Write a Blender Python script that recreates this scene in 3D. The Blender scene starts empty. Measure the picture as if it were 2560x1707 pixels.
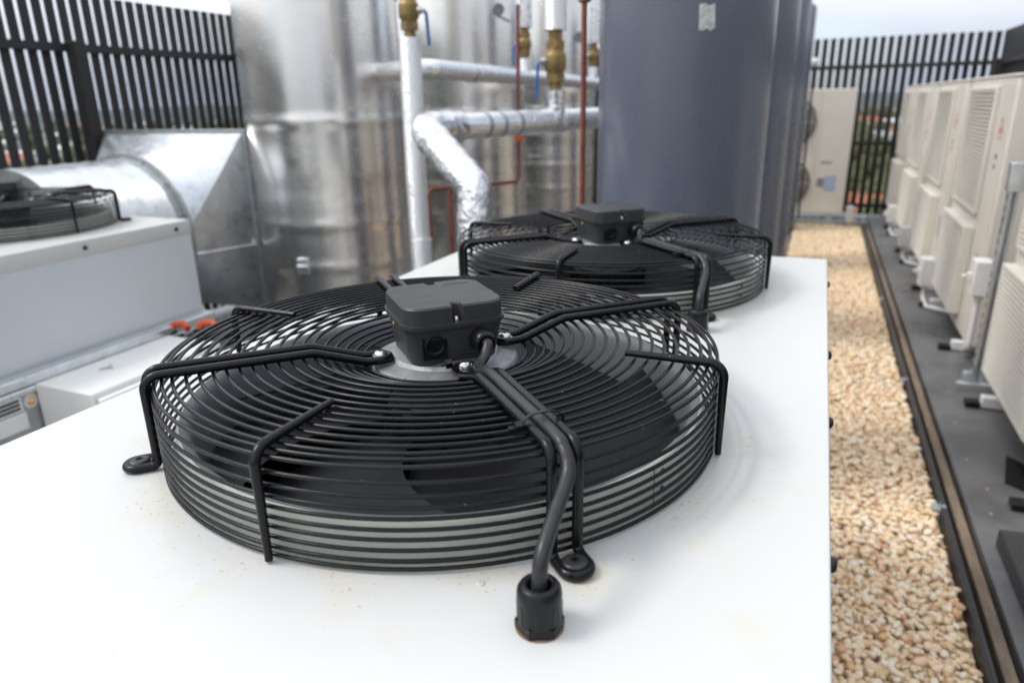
import bpy, math, random
import numpy as np
from mathutils import Matrix, Vector
random.seed(7); rng = np.random.default_rng(7)
PI = math.pi; R = math.radians
sc = bpy.context.scene
COL = sc.collection

# ------------------------------------------------------------------ camera
cam_d = bpy.data.cameras.new('camera'); cam = bpy.data.objects.new('camera', cam_d); COL.objects.link(cam)
cam_d.sensor_width = 36.0; cam_d.lens = 24.917
cam_d.clip_start = 0.02; cam_d.clip_end = 6000
cam.matrix_world = (Matrix.Translation((0.43258, -0.78783, 1.40270)) @ Matrix.Rotation(0.40212, 4, 'Z')
                    @ Matrix.Rotation(PI / 2 - 0.325204, 4, 'X') @ Matrix.Rotation(-0.0197534, 4, 'Z'))
cam_d.dof.use_dof = True; cam_d.dof.focus_distance = 0.84; cam_d.dof.aperture_fstop = 4.0
cam_d.dof.aperture_blades = 0
sc.camera = cam

# ------------------------------------------------------------------ sky, sun, exposure
SUN_EL, SUN_AZ = R(52), R(-112)       # azimuth measured clockwise from +Y
world = bpy.data.worlds.new('World'); sc.world = world; world.use_nodes = True
wn, wl = world.node_tree.nodes, world.node_tree.links
wn.clear()
out = wn.new('ShaderNodeOutputWorld'); bg = wn.new('ShaderNodeBackground'); bg.inputs['Strength'].default_value = 0.12
sky = wn.new('ShaderNodeTexSky'); sky.sky_type = 'NISHITA'; sky.sun_disc = False
sky.sun_elevation = SUN_EL; sky.sun_rotation = SUN_AZ; sky.air_density = 1.0; sky.dust_density = 1.5
tc = wn.new('ShaderNodeTexCoord'); mp = wn.new('ShaderNodeMapping'); mp.inputs['Scale'].default_value = (1.0, 1.0, 3.2)
mp.inputs['Location'].default_value = (0.3, 0.1, 0.0)
nz = wn.new('ShaderNodeTexNoise'); nz.inputs['Scale'].default_value = 1.7; nz.inputs['Detail'].default_value = 7; nz.inputs['Roughness'].default_value = 0.55
rp = wn.new('ShaderNodeValToRGB'); rp.color_ramp.elements[0].position = 0.30; rp.color_ramp.elements[1].position = 0.52
nz2 = wn.new('ShaderNodeTexNoise'); nz2.inputs['Scale'].default_value = 3.1; nz2.inputs['Detail'].default_value = 5
rc = wn.new('ShaderNodeValToRGB'); rc.color_ramp.elements[0].position = 0.3; rc.color_ramp.elements[1].position = 0.7
rc.color_ramp.elements[0].color = (0.80, 0.87, 0.98, 1); rc.color_ramp.elements[1].color = (1.0, 1.0, 1.0, 1)
mx = wn.new('ShaderNodeMixRGB')
wl.new(tc.outputs['Generated'], mp.inputs['Vector']); wl.new(mp.outputs[0], nz.inputs['Vector']); wl.new(mp.outputs[0], nz2.inputs['Vector'])
wl.new(nz.outputs['Fac'], rp.inputs[0]); wl.new(nz2.outputs['Fac'], rc.inputs[0])
wl.new(rp.outputs[0], mx.inputs[0]); wl.new(sky.outputs[0], mx.inputs[1])
# overcast luminance: dim at the horizon, brighter overhead and around the veiled sun
def wm(op, a, b=None):
    x = wn.new('ShaderNodeMath'); x.operation = op
    for i_, v_ in enumerate((a, b)):
        if v_ is None: continue
        if isinstance(v_, (int, float)): x.inputs[i_].default_value = v_
        else: wl.new(v_, x.inputs[i_])
    return x.outputs[0]
sepw = wn.new('ShaderNodeSeparateXYZ'); wl.new(tc.outputs['Generated'], sepw.inputs[0])
dotw = wn.new('ShaderNodeVectorMath'); dotw.operation = 'DOT_PRODUCT'; wl.new(tc.outputs['Generated'], dotw.inputs[0])
dotw.inputs[1].default_value = (math.sin(SUN_AZ) * math.cos(SUN_EL), math.cos(SUN_AZ) * math.cos(SUN_EL), math.sin(SUN_EL))
sung = wm('POWER', wm('MAXIMUM', wm('ADD', wm('MULTIPLY', dotw.outputs['Value'], 0.5), 0.5), 0.0), 4.0)
lum = wm('ADD', wm('ADD', 4.3, wm('MULTIPLY', wm('MAXIMUM', sepw.outputs[2], 0.0), 0.9)), wm('MULTIPLY', sung, 4.5))
cl = wn.new('ShaderNodeMixRGB'); cl.blend_type = 'MULTIPLY'; cl.inputs[0].default_value = 1.0
cmb = wn.new('ShaderNodeCombineXYZ')
for i_ in range(3): wl.new(lum, cmb.inputs[i_])
wl.new(rc.outputs[0], cl.inputs[1]); wl.new(cmb.outputs[0], cl.inputs[2]); hz = wm('MINIMUM', wm('MAXIMUM', wm('SUBTRACT', 1.0, wm('MULTIPLY', wm('ABSOLUTE', sepw.outputs[2]), 9.0)), 0.0), 0.75)
hb_ = wn.new('ShaderNodeMixRGB'); hb_.inputs[2].default_value = (1.45, 1.95, 3.1, 1); wl.new(hz, hb_.inputs[0]); wl.new(cl.outputs[0], hb_.inputs[1]); wl.new(hb_.outputs[0], mx.inputs[2])
wl.new(mx.outputs[0], bg.inputs['Color']); wl.new(bg.outputs[0], out.inputs['Surface'])

sd = bpy.data.lights.new('sun', 'SUN'); sun = bpy.data.objects.new('sun', sd); COL.objects.link(sun)
sd.energy = 0.95; sd.angle = R(18); sd.color = (1.0, 0.965, 0.91)
sv = Vector((math.sin(SUN_AZ) * math.cos(SUN_EL), math.cos(SUN_AZ) * math.cos(SUN_EL), math.sin(SUN_EL)))
sun.rotation_euler = sv.to_track_quat('Z', 'Y').to_euler(); sun.location = (0, 0, 8)
sc.view_settings.view_transform = 'Standard'; sc.view_settings.look = 'None'
sc.view_settings.gamma = 1.0; sc.view_settings.exposure = 1.0

# ------------------------------------------------------------------ materials
def mat(name, col, rough=0.5, metal=0.0, spec=0.5, var=0.0, vscale=8.0, col2=None, bump=0.0, bscale=60.0, stretch=None, rvar=0.0, coat=0.0):
    m = bpy.data.materials.new(name); m.use_nodes = True
    n, l = m.node_tree.nodes, m.node_tree.links; b = n['Principled BSDF']
    b.inputs['Base Color'].default_value = (*col, 1); b.inputs['Roughness'].default_value = rough
    b.inputs['Metallic'].default_value = metal; b.inputs['Specular IOR Level'].default_value = spec
    if coat: b.inputs['Coat Weight'].default_value = coat; b.inputs['Coat Roughness'].default_value = 0.15
    t = n.new('ShaderNodeTexCoord'); mpn = n.new('ShaderNodeMapping'); l.new(t.outputs['Object'], mpn.inputs['Vector'])
    if stretch: mpn.inputs['Scale'].default_value = stretch
    if var or col2 or rvar:
        no = n.new('ShaderNodeTexNoise'); no.inputs['Scale'].default_value = vscale; no.inputs['Detail'].default_value = 6
        no.inputs['Roughness'].default_value = 0.62
        l.new(mpn.outputs[0], no.inputs['Vector'])
        if var or col2:
            cr = n.new('ShaderNodeValToRGB'); cr.color_ramp.elements[0].position = 0.32; cr.color_ramp.elements[1].position = 0.68
            c2 = col2 if col2 else tuple(min(1, c * (1 + var)) for c in col)
            c1 = col if col2 else tuple(c * (1 - var) for c in col)
            cr.color_ramp.elements[0].color = (*c1, 1); cr.color_ramp.elements[1].color = (*c2, 1)
            l.new(no.outputs['Fac'], cr.inputs[0]); l.new(cr.outputs[0], b.inputs['Base Color'])
        if rvar:
            mr = n.new('ShaderNodeMapRange'); mr.inputs['From Min'].default_value = 0.3; mr.inputs['From Max'].default_value = 0.7
            mr.inputs['To Min'].default_value = rough - rvar; mr.inputs['To Max'].default_value = rough + rvar
            l.new(no.outputs['Fac'], mr.inputs['Value']); l.new(mr.outputs[0], b.inputs['Roughness'])
    if bump:
        nb = n.new('ShaderNodeTexNoise'); nb.inputs['Scale'].default_value = bscale; nb.inputs['Detail'].default_value = 4
        l.new(mpn.outputs[0], nb.inputs['Vector'])
        bp = n.new('ShaderNodeBump'); bp.inputs['Strength'].default_value = bump; bp.inputs['Distance'].default_value = 0.01
        l.new(nb.outputs['Fac'], bp.inputs['Height']); l.new(bp.outputs[0], b.inputs['Normal'])
    return m

M = {}
M['wire'] = mat('black_coated_wire', (0.005, 0.005, 0.006), 0.24, spec=0.30, rvar=0.06, vscale=90)
M['rod'] = mat('black_coated_rod', (0.005, 0.005, 0.006), 0.25, spec=0.28, bump=0.05, bscale=500, rvar=0.07, vscale=50)
def chips(m, scale, thr):
    n, l = m.node_tree.nodes, m.node_tree.links; b = n['Principled BSDF']; t = n.new('ShaderNodeTexCoord')
    no = n.new('ShaderNodeTexNoise'); no.inputs['Scale'].default_value = scale; no.inputs['Detail'].default_value = 2; l.new(t.outputs['Object'], no.inputs['Vector'])
    mr = n.new('ShaderNodeMapRange'); mr.inputs['From Min'].default_value = thr; mr.inputs['From Max'].default_value = thr + 0.02; l.new(no.outputs['Fac'], mr.inputs['Value'])
    mx_ = n.new('ShaderNodeMixRGB'); mx_.inputs[1].default_value = b.inputs['Base Color'].default_value; mx_.inputs[2].default_value = (0.30, 0.27, 0.22, 1)
    l.new(mr.outputs[0], mx_.inputs[0]); l.new(mx_.outputs[0], b.inputs['Base Color'])
chips(M['wire'], 130, 0.755); chips(M['rod'], 160, 0.775)
M['plastic'] = mat('dark_grey_plastic', (0.040, 0.040, 0.041), 0.46, spec=0.35, var=0.12, vscale=40, bump=0.05, bscale=900, rvar=0.08)
M['plastic_dark'] = mat('black_plastic', (0.007, 0.007, 0.008), 0.34, spec=0.3, var=0.1, vscale=30, rvar=0.08)
M['rubber'] = mat('black_rubber', (0.022, 0.022, 0.023), 0.36, spec=0.4, var=0.25, vscale=60, bump=0.06, bscale=400, rvar=0.1)
M['blade'] = mat('black_blade_paint', (0.008, 0.008, 0.009), 0.40, spec=0.25, var=0.2, vscale=14)
M['nozzle'] = mat('mid_grey_nozzle', (0.17, 0.18, 0.185), 0.5, spec=0.4, var=0.05)
M['shroud'] = mat('pale_green_grey_paint', (0.62, 0.64, 0.56), 0.42, spec=0.4, var=0.07, vscale=20, rvar=0.06)
M['cast'] = mat('cast_aluminium', (0.27, 0.27, 0.28), 0.45, metal=0.6, var=0.25, vscale=60, bump=0.25, bscale=500)
M['rivet'] = mat('aluminium_rivet', (0.62, 0.61, 0.57), 0.5, metal=0.25, var=0.15, vscale=200)
M['zinc'] = mat('zinc_screw', (0.62, 0.61, 0.59), 0.28, metal=1.0, var=0.1, vscale=60)
M['bolt_black'] = mat('black_bolt', (0.03, 0.03, 0.032), 0.38, spec=0.5, metal=0.2)
M['galv'] = mat('galvanised_steel', (0.72, 0.75, 0.77), 0.33, metal=0.85, var=0.13, vscale=16, rvar=0.09, bump=0.04, bscale=5)
M['galv_dull'] = mat('dull_galvanised_steel', (0.40, 0.43, 0.43), 0.48, metal=0.6, var=0.15, vscale=22, rvar=0.1)
M['steel'] = mat('stainless_steel', (0.78, 0.755, 0.72), 0.25, metal=1.0, bump=0.018, bscale=1.6, stretch=(1, 1, 2.2), rvar=0.04)
M['foil'] = mat('aluminium_foil', (0.86, 0.86, 0.86), 0.30, metal=0.9, bump=0.4, bscale=34, rvar=0.06, vscale=20)
M['foil_tape'] = mat('crinkled_foil_tape', (0.80, 0.80, 0.80), 0.2, metal=1.0, bump=0.95, bscale=42, rvar=0.08, vscale=30)
M['brass'] = mat('brass', (0.27, 0.185, 0.075), 0.45, metal=0.6, var=0.25, vscale=25)
M['blue'] = mat('blue_handle', (0.01, 0.12, 0.42), 0.4, var=0.1)
M['copper'] = mat('old_copper', (0.24, 0.075, 0.05), 0.5, metal=0.5, var=0.3, vscale=14)
M['orange'] = mat('orange_red_plastic', (0.60, 0.07, 0.012), 0.4, var=0.1)
M['tank_blue'] = mat('slate_blue_paint', (0.100, 0.112, 0.145), 0.27, spec=0.55, var=0.03, vscale=4, rvar=0.05, bump=0.015, bscale=3)
M['fence'] = mat('charcoal_powder_coat', (0.027, 0.026, 0.027), 0.5, spec=0.35, var=0.15, vscale=3)
M['beige'] = mat('beige_casing_paint', (0.68, 0.63, 0.555), 0.42, spec=0.4, var=0.04, vscale=4, rvar=0.05)
M['beige_grille'] = mat('beige_plastic_grille', (0.70, 0.665, 0.59), 0.45, spec=0.4, var=0.05, vscale=6)
M['interior_dark'] = mat('black_interior_shade', (0.02, 0.02, 0.02), 0.8)  # for the added sheets that darken the cabinet interior
M['dark_gap'] = mat('dark_gap_backing', (0.035, 0.035, 0.033), 0.6, var=0.2, vscale=50)  # shade inside grilles and fan guards, put into a dark colour
M['grey_panel'] = mat('light_grey_panel', (0.56, 0.585, 0.60), 0.38, spec=0.4, var=0.03, vscale=3)
M['white_plastic'] = mat('white_plastic', (0.72, 0.71, 0.69), 0.4, var=0.04, vscale=12)
M['white_paint'] = mat('off_white_paint', (0.76, 0.75, 0.72), 0.4, var=0.03, vscale=5)
M['membrane'] = mat('dark_roof_membrane', (0.125, 0.122, 0.122), 0.38, spec=0.5, var=0.38, vscale=3, bump=0.12, bscale=22, rvar=0.18)
M['rust_timber'] = mat('weathered_timber', (0.14, 0.10, 0.07), 0.7, col2=(0.25, 0.185, 0.125), vscale=11, stretch=(3, 0.7, 1), bump=0.2, bscale=60)
M['rusty'] = mat('rust_stained_washer', (0.20, 0.12, 0.065), 0.7, var=0.3, vscale=60)
M['black_edge'] = mat('black_edging', (0.03, 0.03, 0.033), 0.35, spec=0.5, var=0.2, vscale=10)
M['red_mark'] = mat('orange_red_print', (0.70, 0.28, 0.19), 0.5)
M['grey_mark'] = mat('grey_print', (0.22, 0.22, 0.24), 0.5)
M['blue_mark'] = mat('pale_blue_print', (0.36, 0.44, 0.58), 0.5)
M['ink'] = mat('dark_lettering', (0.012, 0.012, 0.013), 0.5)
M['yellow'] = mat('yellow_dot', (0.6, 0.5, 0.06), 0.5)
M['sticker_white'] = mat('sticker_white', (0.66, 0.64, 0.72), 0.5)
M['sticker_yellow'] = mat('sticker_yellow', (0.75, 0.58, 0.2), 0.5)
M['sticker_orange'] = mat('sticker_orange', (0.82, 0.33, 0.02), 0.5)
M['tape'] = mat('dusty_tape_residue', (0.48, 0.50, 0.46), 0.7, var=0.3, vscale=60)
M['concrete'] = mat('concrete', (0.30, 0.29, 0.27), 0.8, var=0.15, vscale=3)

# white cabinet panel with rust stains
def panel_mat():
    m = bpy.data.materials.new('white_panel_with_rust_specks'); m.use_nodes = True
    n, l = m.node_tree.nodes, m.node_tree.links; b = n['Principled BSDF']
    b.inputs['Roughness'].default_value = 0.30; b.inputs['Specular IOR Level'].default_value = 0.45
    t = n.new('ShaderNodeTexCoord')
    sp = n.new('ShaderNodeSeparateXYZ'); l.new(t.outputs['Object'], sp.inputs[0])
    def M2(op, a, bb=None):
        x = n.new('ShaderNodeMath'); x.operation = op
        for i, v in enumerate((a, bb)):
            if v is None: continue
            if isinstance(v, (int, float)): x.inputs[i].default_value = v
            else: l.new(v, x.inputs[i])
        return x.outputs[0]
    # rust grains concentrated close to the rim of each fan opening
    y2 = M2('SUBTRACT', sp.outputs[1], 0.827)
    d1 = M2('SQRT', M2('ADD', M2('MULTIPLY', sp.outputs[0], sp.outputs[0]), M2('MULTIPLY', sp.outputs[1], sp.outputs[1])))
    d2 = M2('SQRT', M2('ADD', M2('MULTIPLY', sp.outputs[0], sp.outputs[0]), M2('MULTIPLY', y2, y2)))
    d = M2('ABSOLUTE', M2('SUBTRACT', M2('MINIMUM', d1, d2), 0.365))
    near = M2('MAXIMUM', M2('SUBTRACT', 1.0, M2('MULTIPLY', d, 13.0)), 0.0)
    for (px, py) in ((0.2698, -0.3470), (0.274, -0.269), (-0.264, -0.269), (0.274, 0.558), (0.274, 0.469)):
        ax_, ay_ = M2('SUBTRACT', sp.outputs[0], px), M2('SUBTRACT', sp.outputs[1], py)
        dd_ = M2('SQRT', M2('ADD', M2('MULTIPLY', ax_, ax_), M2('MULTIPLY', ay_, ay_)))
        near = M2('MAXIMUM', near, M2('MULTIPLY', M2('MAXIMUM', M2('SUBTRACT', 1.0, M2('MULTIPLY', dd_, 24.0)), 0.0), 1.7))
    n1 = n.new('ShaderNodeTexNoise'); n1.inputs['Scale'].default_value = 190; n1.inputs['Detail'].default_value = 3; l.new(t.outputs['Object'], n1.inputs['Vector'])
    n2 = n.new('ShaderNodeTexNoise'); n2.inputs['Scale'].default_value = 13; n2.inputs['Detail'].default_value = 5; l.new(t.outputs['Object'], n2.inputs['Vector'])
    n3 = n.new('ShaderNodeTexNoise'); n3.inputs['Scale'].default_value = 3.5; n3.inputs['Detail'].default_value = 6; l.new(t.outputs['Object'], n3.inputs['Vector'])
    thr = M2('SUBTRACT', M2('SUBTRACT', 0.728, M2('MULTIPLY', near, 0.10)), M2('MULTIPLY', M2('SUBTRACT', n2.outputs[0], 0.5), 0.28))
    grain = M2('MULTIPLY', M2('SUBTRACT', n1.outputs[0], thr), 14.0)
    grain = M2('MINIMUM', M2('MAXIMUM', grain, 0.0), 0.8)
    wash = M2('MINIMUM', M2('MAXIMUM', M2('MULTIPLY', M2('SUBTRACT', M2('ADD', n2.outputs[0], M2('MULTIPLY', near, 0.14)), 0.585), 1.8), 0.0), 0.38)
    mxa = n.new('ShaderNodeMixRGB'); mxa.inputs[1].default_value = (0.565, 0.577, 0.580, 1); mxa.inputs[2].default_value = (0.590, 0.580, 0.535, 1)
    l.new(n3.outputs[0], mxa.inputs[0])
    mxb = n.new('ShaderNodeMixRGB'); mxb.inputs[2].default_value = (0.58, 0.50, 0.33, 1); l.new(wash, mxb.inputs[0]); l.new(mxa.outputs[0], mxb.inputs[1])
    mxc = n.new('ShaderNodeMixRGB'); mxc.inputs[2].default_value = (0.47, 0.29, 0.12, 1); l.new(grain, mxc.inputs[0]); l.new(mxb.outputs[0], mxc.inputs[1])
    l.new(mxc.outputs[0], b.inputs['Base Color'])
    mr = n.new('ShaderNodeMapRange'); mr.inputs['To Min'].default_value = 0.26; mr.inputs['To Max'].default_value = 0.42; l.new(n2.outputs[0], mr.inputs['Value']); l.new(mr.outputs[0], b.inputs['Roughness'])
    return m
M['panel'] = panel_mat()

def foil_banded():
    m = mat('foil_sleeve_ribbed', (0.86, 0.86, 0.86), 0.30, metal=0.92)
    n, l = m.node_tree.nodes, m.node_tree.links; b = n['Principled BSDF']
    t = n.new('ShaderNodeTexCoord')
    v = n.new('ShaderNodeTexVoronoi'); v.inputs['Scale'].default_value = 120
    mpn = n.new('ShaderNodeMapping'); mpn.inputs['Scale'].default_value = (1, 1, 2.0); l.new(t.outputs['Object'], mpn.inputs[0]); l.new(mpn.outputs[0], v.inputs['Vector'])
    bp = n.new('ShaderNodeBump'); bp.inputs['Strength'].default_value = 0.9; bp.inputs['Distance'].default_value = 0.0035
    l.new(v.outputs['Distance'], bp.inputs['Height']); l.new(bp.outputs[0], b.inputs['Normal'])
    return m
M['foil_mesh'] = foil_banded()

def stone_mat():
    m = bpy.data.materials.new('river_pebble'); m.use_nodes = True
    n, l = m.node_tree.nodes, m.node_tree.links; b = n['Principled BSDF']; b.inputs['Roughness'].default_value = 0.6
    g = n.new('ShaderNodeNewGeometry'); cr = n.new('ShaderNodeValToRGB')
    e = cr.color_ramp.elements
    cols = [(0.0, (0.80, 0.60, 0.38)), (0.2, (0.84, 0.66, 0.44)), (0.42, (0.86, 0.73, 0.53)), (0.62, (0.82, 0.59, 0.40)),
            (0.78, (0.84, 0.74, 0.59)), (0.90, (0.68, 0.44, 0.22)), (0.955, (0.66, 0.38, 0.23)), (0.975, (0.66, 0.50, 0.26)), (0.993, (0.45, 0.45, 0.45))]
    e[0].position, e[0].color = 0.0, (*cols[0][1], 1); e[1].position, e[1].color = cols[-1][0], (*cols[-1][1], 1)
    for p, c in cols[1:-1]:
        x = e.new(p); x.color = (*c, 1)
    cr.color_ramp.interpolation = 'CONSTANT'
    l.new(g.outputs['Random Per Island'], cr.inputs[0])
    t = n.new('ShaderNodeTexCoord'); no = n.new('ShaderNodeTexNoise'); no.inputs['Scale'].default_value = 60; no.inputs['Detail'].default_value = 4
    l.new(t.outputs['Object'], no.inputs['Vector'])
    mm = n.new('ShaderNodeMixRGB'); mm.blend_type = 'OVERLAY'; mm.inputs[0].default_value = 0.45
    l.new(cr.outputs[0], mm.inputs[1]); l.new(no.outputs['Fac'], mm.inputs[2]); l.new(mm.outputs[0], b.inputs['Base Color'])
    return m
M['stone'] = stone_mat()

# ------------------------------------------------------------------ mesh builder
class MB:
    def __init__(s): s.v = []; s.f = []; s.mi = []; s.cur = 0
    def add(s, vs, fs):
        o = len(s.v); s.v.extend([tuple(map(float, v)) for v in vs]); s.f.extend([tuple(i + o for i in f) for f in fs]); s.mi.extend([s.cur] * len(fs)); return s
    def box(s, x0, x1, y0, y1, z0, z1):
        vs = [(x, y, z) for z in (z0, z1) for y in (y0, y1) for x in (x0, x1)]
        return s.add(vs, [(0, 2, 3, 1), (4, 5, 7, 6), (0, 1, 5, 4), (2, 6, 7, 3), (0, 4, 6, 2), (1, 3, 7, 5)])
    def tube(s, pts, r, seg=12, closed=False, caps=True, up=None):
        P = [Vector(p) for p in pts]; n = len(P)
        rs = r if isinstance(r, (list, tuple)) else [r] * n
        T = []
        for i in range(n):
            a = P[(i - 1) % n] if (closed or i > 0) else P[i]; b = P[(i + 1) % n] if (closed or i < n - 1) else P[i]
            T.append((b - a).normalized())
        u = Vector(up) if up else (Vector((0, 0, 1)) if abs(T[0].z) < 0.9 else Vector((1, 0, 0)))
        N = (u - T[0] * u.dot(T[0])).normalized(); vs = []; 
        for i in range(n):
            N = (N - T[i] * N.dot(T[i])).normalized(); B = T[i].cross(N)
            for k in range(seg):
                a = 2 * PI * k / seg; vs.append(P[i] + (N * math.cos(a) + B * math.sin(a)) * rs[i])
        fs = []
        for i in range(n if closed else n - 1):
            j = (i + 1) % n
            for k in range(seg):
                k2 = (k + 1) % seg; fs.append((i * seg + k, i * seg + k2, j * seg + k2, j * seg + k))
        if not closed and caps:
            fs.append(tuple(range(seg))[::-1]); fs.append(tuple((n - 1) * seg + k for k in range(seg)))
        return s.add(vs, fs)
    def ring(s, R0, z, r, n=144, seg=8, c=(0, 0)):
        vs = []; fs = []
        for i in range(n):
            a = 2 * PI * i / n
            for k in range(seg):
                b = 2 * PI * k / seg; q = R0 + r * math.cos(b)
                vs.append((c[0] + q * math.cos(a), c[1] + q * math.sin(a), z + r * math.sin(b)))
        for i in range(n):
            j = (i + 1) % n
            for k in range(seg):
                k2 = (k + 1) % seg; fs.append((i * seg + k, j * seg + k, j * seg + k2, i * seg + k2))
        return s.add(vs, fs)
    def lathe(s, prof, n=48, mtx=None, closed=False, caps=False):
        vs = []; fs = []; m = len(prof)
        for i in range(n):
            a = 2 * PI * i / n
            for (r, z) in prof:
                v = Vector((r * math.cos(a), r * math.sin(a), z)); vs.append(mtx @ v if mtx else v)
        for i in range(n):
            j = (i + 1) % n
            for k in range(m if closed else m - 1):
                k2 = (k + 1) % m; fs.append((i * m + k, j * m + k, j * m + k2, i * m + k2))
        if caps:
            fs.append(tuple(i * m for i in range(n))[::-1]); fs.append(tuple(i * m + m - 1 for i in range(n)))
        return s.add(vs, fs)
    def prism(s, poly, z0, z1, mtx=None, poly1=None):
        p1 = poly1 or poly; n = len(poly)
        vs = [Vector((x, y, z0)) for x, y in poly] + [Vector((x, y, z1)) for x, y in p1]
        if mtx: vs = [mtx @ v for v in vs]
        return s.add(vs, [tuple(range(n))[::-1], tuple(range(n, 2 * n))] + [(i, (i + 1) % n, n + (i + 1) % n, n + i) for i in range(n)])
    def build(s, name, m, parent=None, smooth=40, bev=0, bseg=2):
        me = bpy.data.meshes.new(name); me.from_pydata(s.v, [], s.f); me.update()
        ms = m if isinstance(m, (list, tuple)) else [m]
        for q in ms: me.materials.append(q)
        if len(ms) > 1: me.polygons.foreach_set('material_index', s.mi)
        if smooth:
            me.polygons.foreach_set('use_smooth', [True] * len(me.polygons)); me.set_sharp_from_angle(angle=R(smooth))
        o = bpy.data.objects.new(name, me); COL.objects.link(o)
        if parent: o.parent = parent
        if bev:
            b = o.modifiers.new('bevel', 'BEVEL'); b.width = bev; b.segments = bseg; b.limit_method = 'ANGLE'; b.angle_limit = R(35)
            b.harden_normals = False
        return o
def fillet(pts, r, n=6):
    P = [Vector(p) for p in pts]; outp = [P[0]]
    for i in range(1, len(P) - 1):
        a, b, c = P[i - 1], P[i], P[i + 1]; u = (a - b).normalized(); w = (c - b).normalized()
        ang = u.angle(w)
        if ang > PI - 0.02: outp.append(b); continue
        rr = r[i] if isinstance(r, dict) and i in r else (r if not isinstance(r, dict) else 0.02)
        d = min(rr / math.tan(ang / 2), (a - b).length * 0.49, (c - b).length * 0.49); rad = d * math.tan(ang / 2)
        cen = b + (u + w).normalized() * (rad / math.sin(ang / 2))
        s0 = b + u * d - cen; s1 = b + w * d - cen; th = s0.angle(s1)
        for k in range(n + 1):
            f = k / n; outp.append(cen + (s0 * math.sin((1 - f) * th) + s1 * math.sin(f * th)) / math.sin(th))
    outp.append(P[-1]); return outp
def rrect(w, h, r, n=6, notch=None):
    p = []
    for cx, cy, a0 in ((w / 2 - r, h / 2 - r, 0), (-w / 2 + r, h / 2 - r, 90), (-w / 2 + r, -h / 2 + r, 180), (w / 2 - r, -h / 2 + r, 270)):
        for k in range(n + 1):
            a = R(a0 + 90 * k / n); p.append((cx + r * math.cos(a), cy + r * math.sin(a)))
    return p
def thing(name, label, cat, loc=(0, 0, 0), rz=0, group=None):
    o = bpy.data.objects.new(name, None); o.empty_display_size = 0.05; COL.objects.link(o); o.location = loc; o.rotation_euler = (0, 0, rz)
    o['label'] = label; o['category'] = cat
    if group: o['group'] = group
    return o
def tag(o, label, cat, group=None):
    o['label'] = label; o['category'] = cat
    if group: o['group'] = group
    return o
def struct(o): o['kind'] = 'structure'; return o
def copy_tree(o, parent=None):
    c = o.copy(); COL.objects.link(c); c.parent = parent
    for ch in list(o.children): copy_tree(ch, c)
    return c

# ================================================================== SETTING
terrain = MB(); terrain.box(-2600, 2600, -2600, 2600, -30, -28)
M['land'] = mat('town_ground', (0.055, 0.065, 0.03), 0.9, col2=(0.13, 0.12, 0.075), vscale=0.02)
struct(terrain.build('terrain', M['land'], smooth=0))
# distant hill ridge
hb = MB(); n = 160; vs = []; fs = []
for i in range(n + 1):
    a = R(-75 + 150 * i / n); h = 2 + 9 * abs(math.sin(i * 0.11) * math.sin(i * 0.037 + 1)) + 2 * math.sin(i * 0.5)
    for d, z in ((1750, -28), (1950, h - 8), (2150, h), (2500, -28)): vs.append((-d * math.sin(a), d * math.cos(a), z))
for i in range(n):
    for k in range(3): fs.append((i * 4 + k, i * 4 + k + 1, (i + 1) * 4 + k + 1, (i + 1) * 4 + k))
hb.add(vs, fs); M['hill'] = mat('distant_hillside', (0.06, 0.085, 0.09), 0.9, col2=(0.10, 0.125, 0.13), vscale=0.01)  # blue of distance haze is put into the hill colour
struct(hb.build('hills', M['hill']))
# rooftop slab (membrane everywhere, gravel strip cut in as a bed)
rb = MB(); rb.box(-3.75, 2.4, -5, 9.2, -0.5, -0.012)
struct(rb.build('rooftop', M['membrane'], smooth=0))
bb = MB(); bb.box(-3.73, 2.38, -4.98, 9.18, -27.9, -0.502)
o = bb.build('building_block', M['concrete'], smooth=0); tag(o, 'concrete building body carrying the rooftop plant', 'building')
dk = MB(); dk.box(1.035, 2.145, -3, 8.6, -0.008, 0.055)
struct(dk.build('raised_deck', M['membrane'], bev=0.006))

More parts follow.
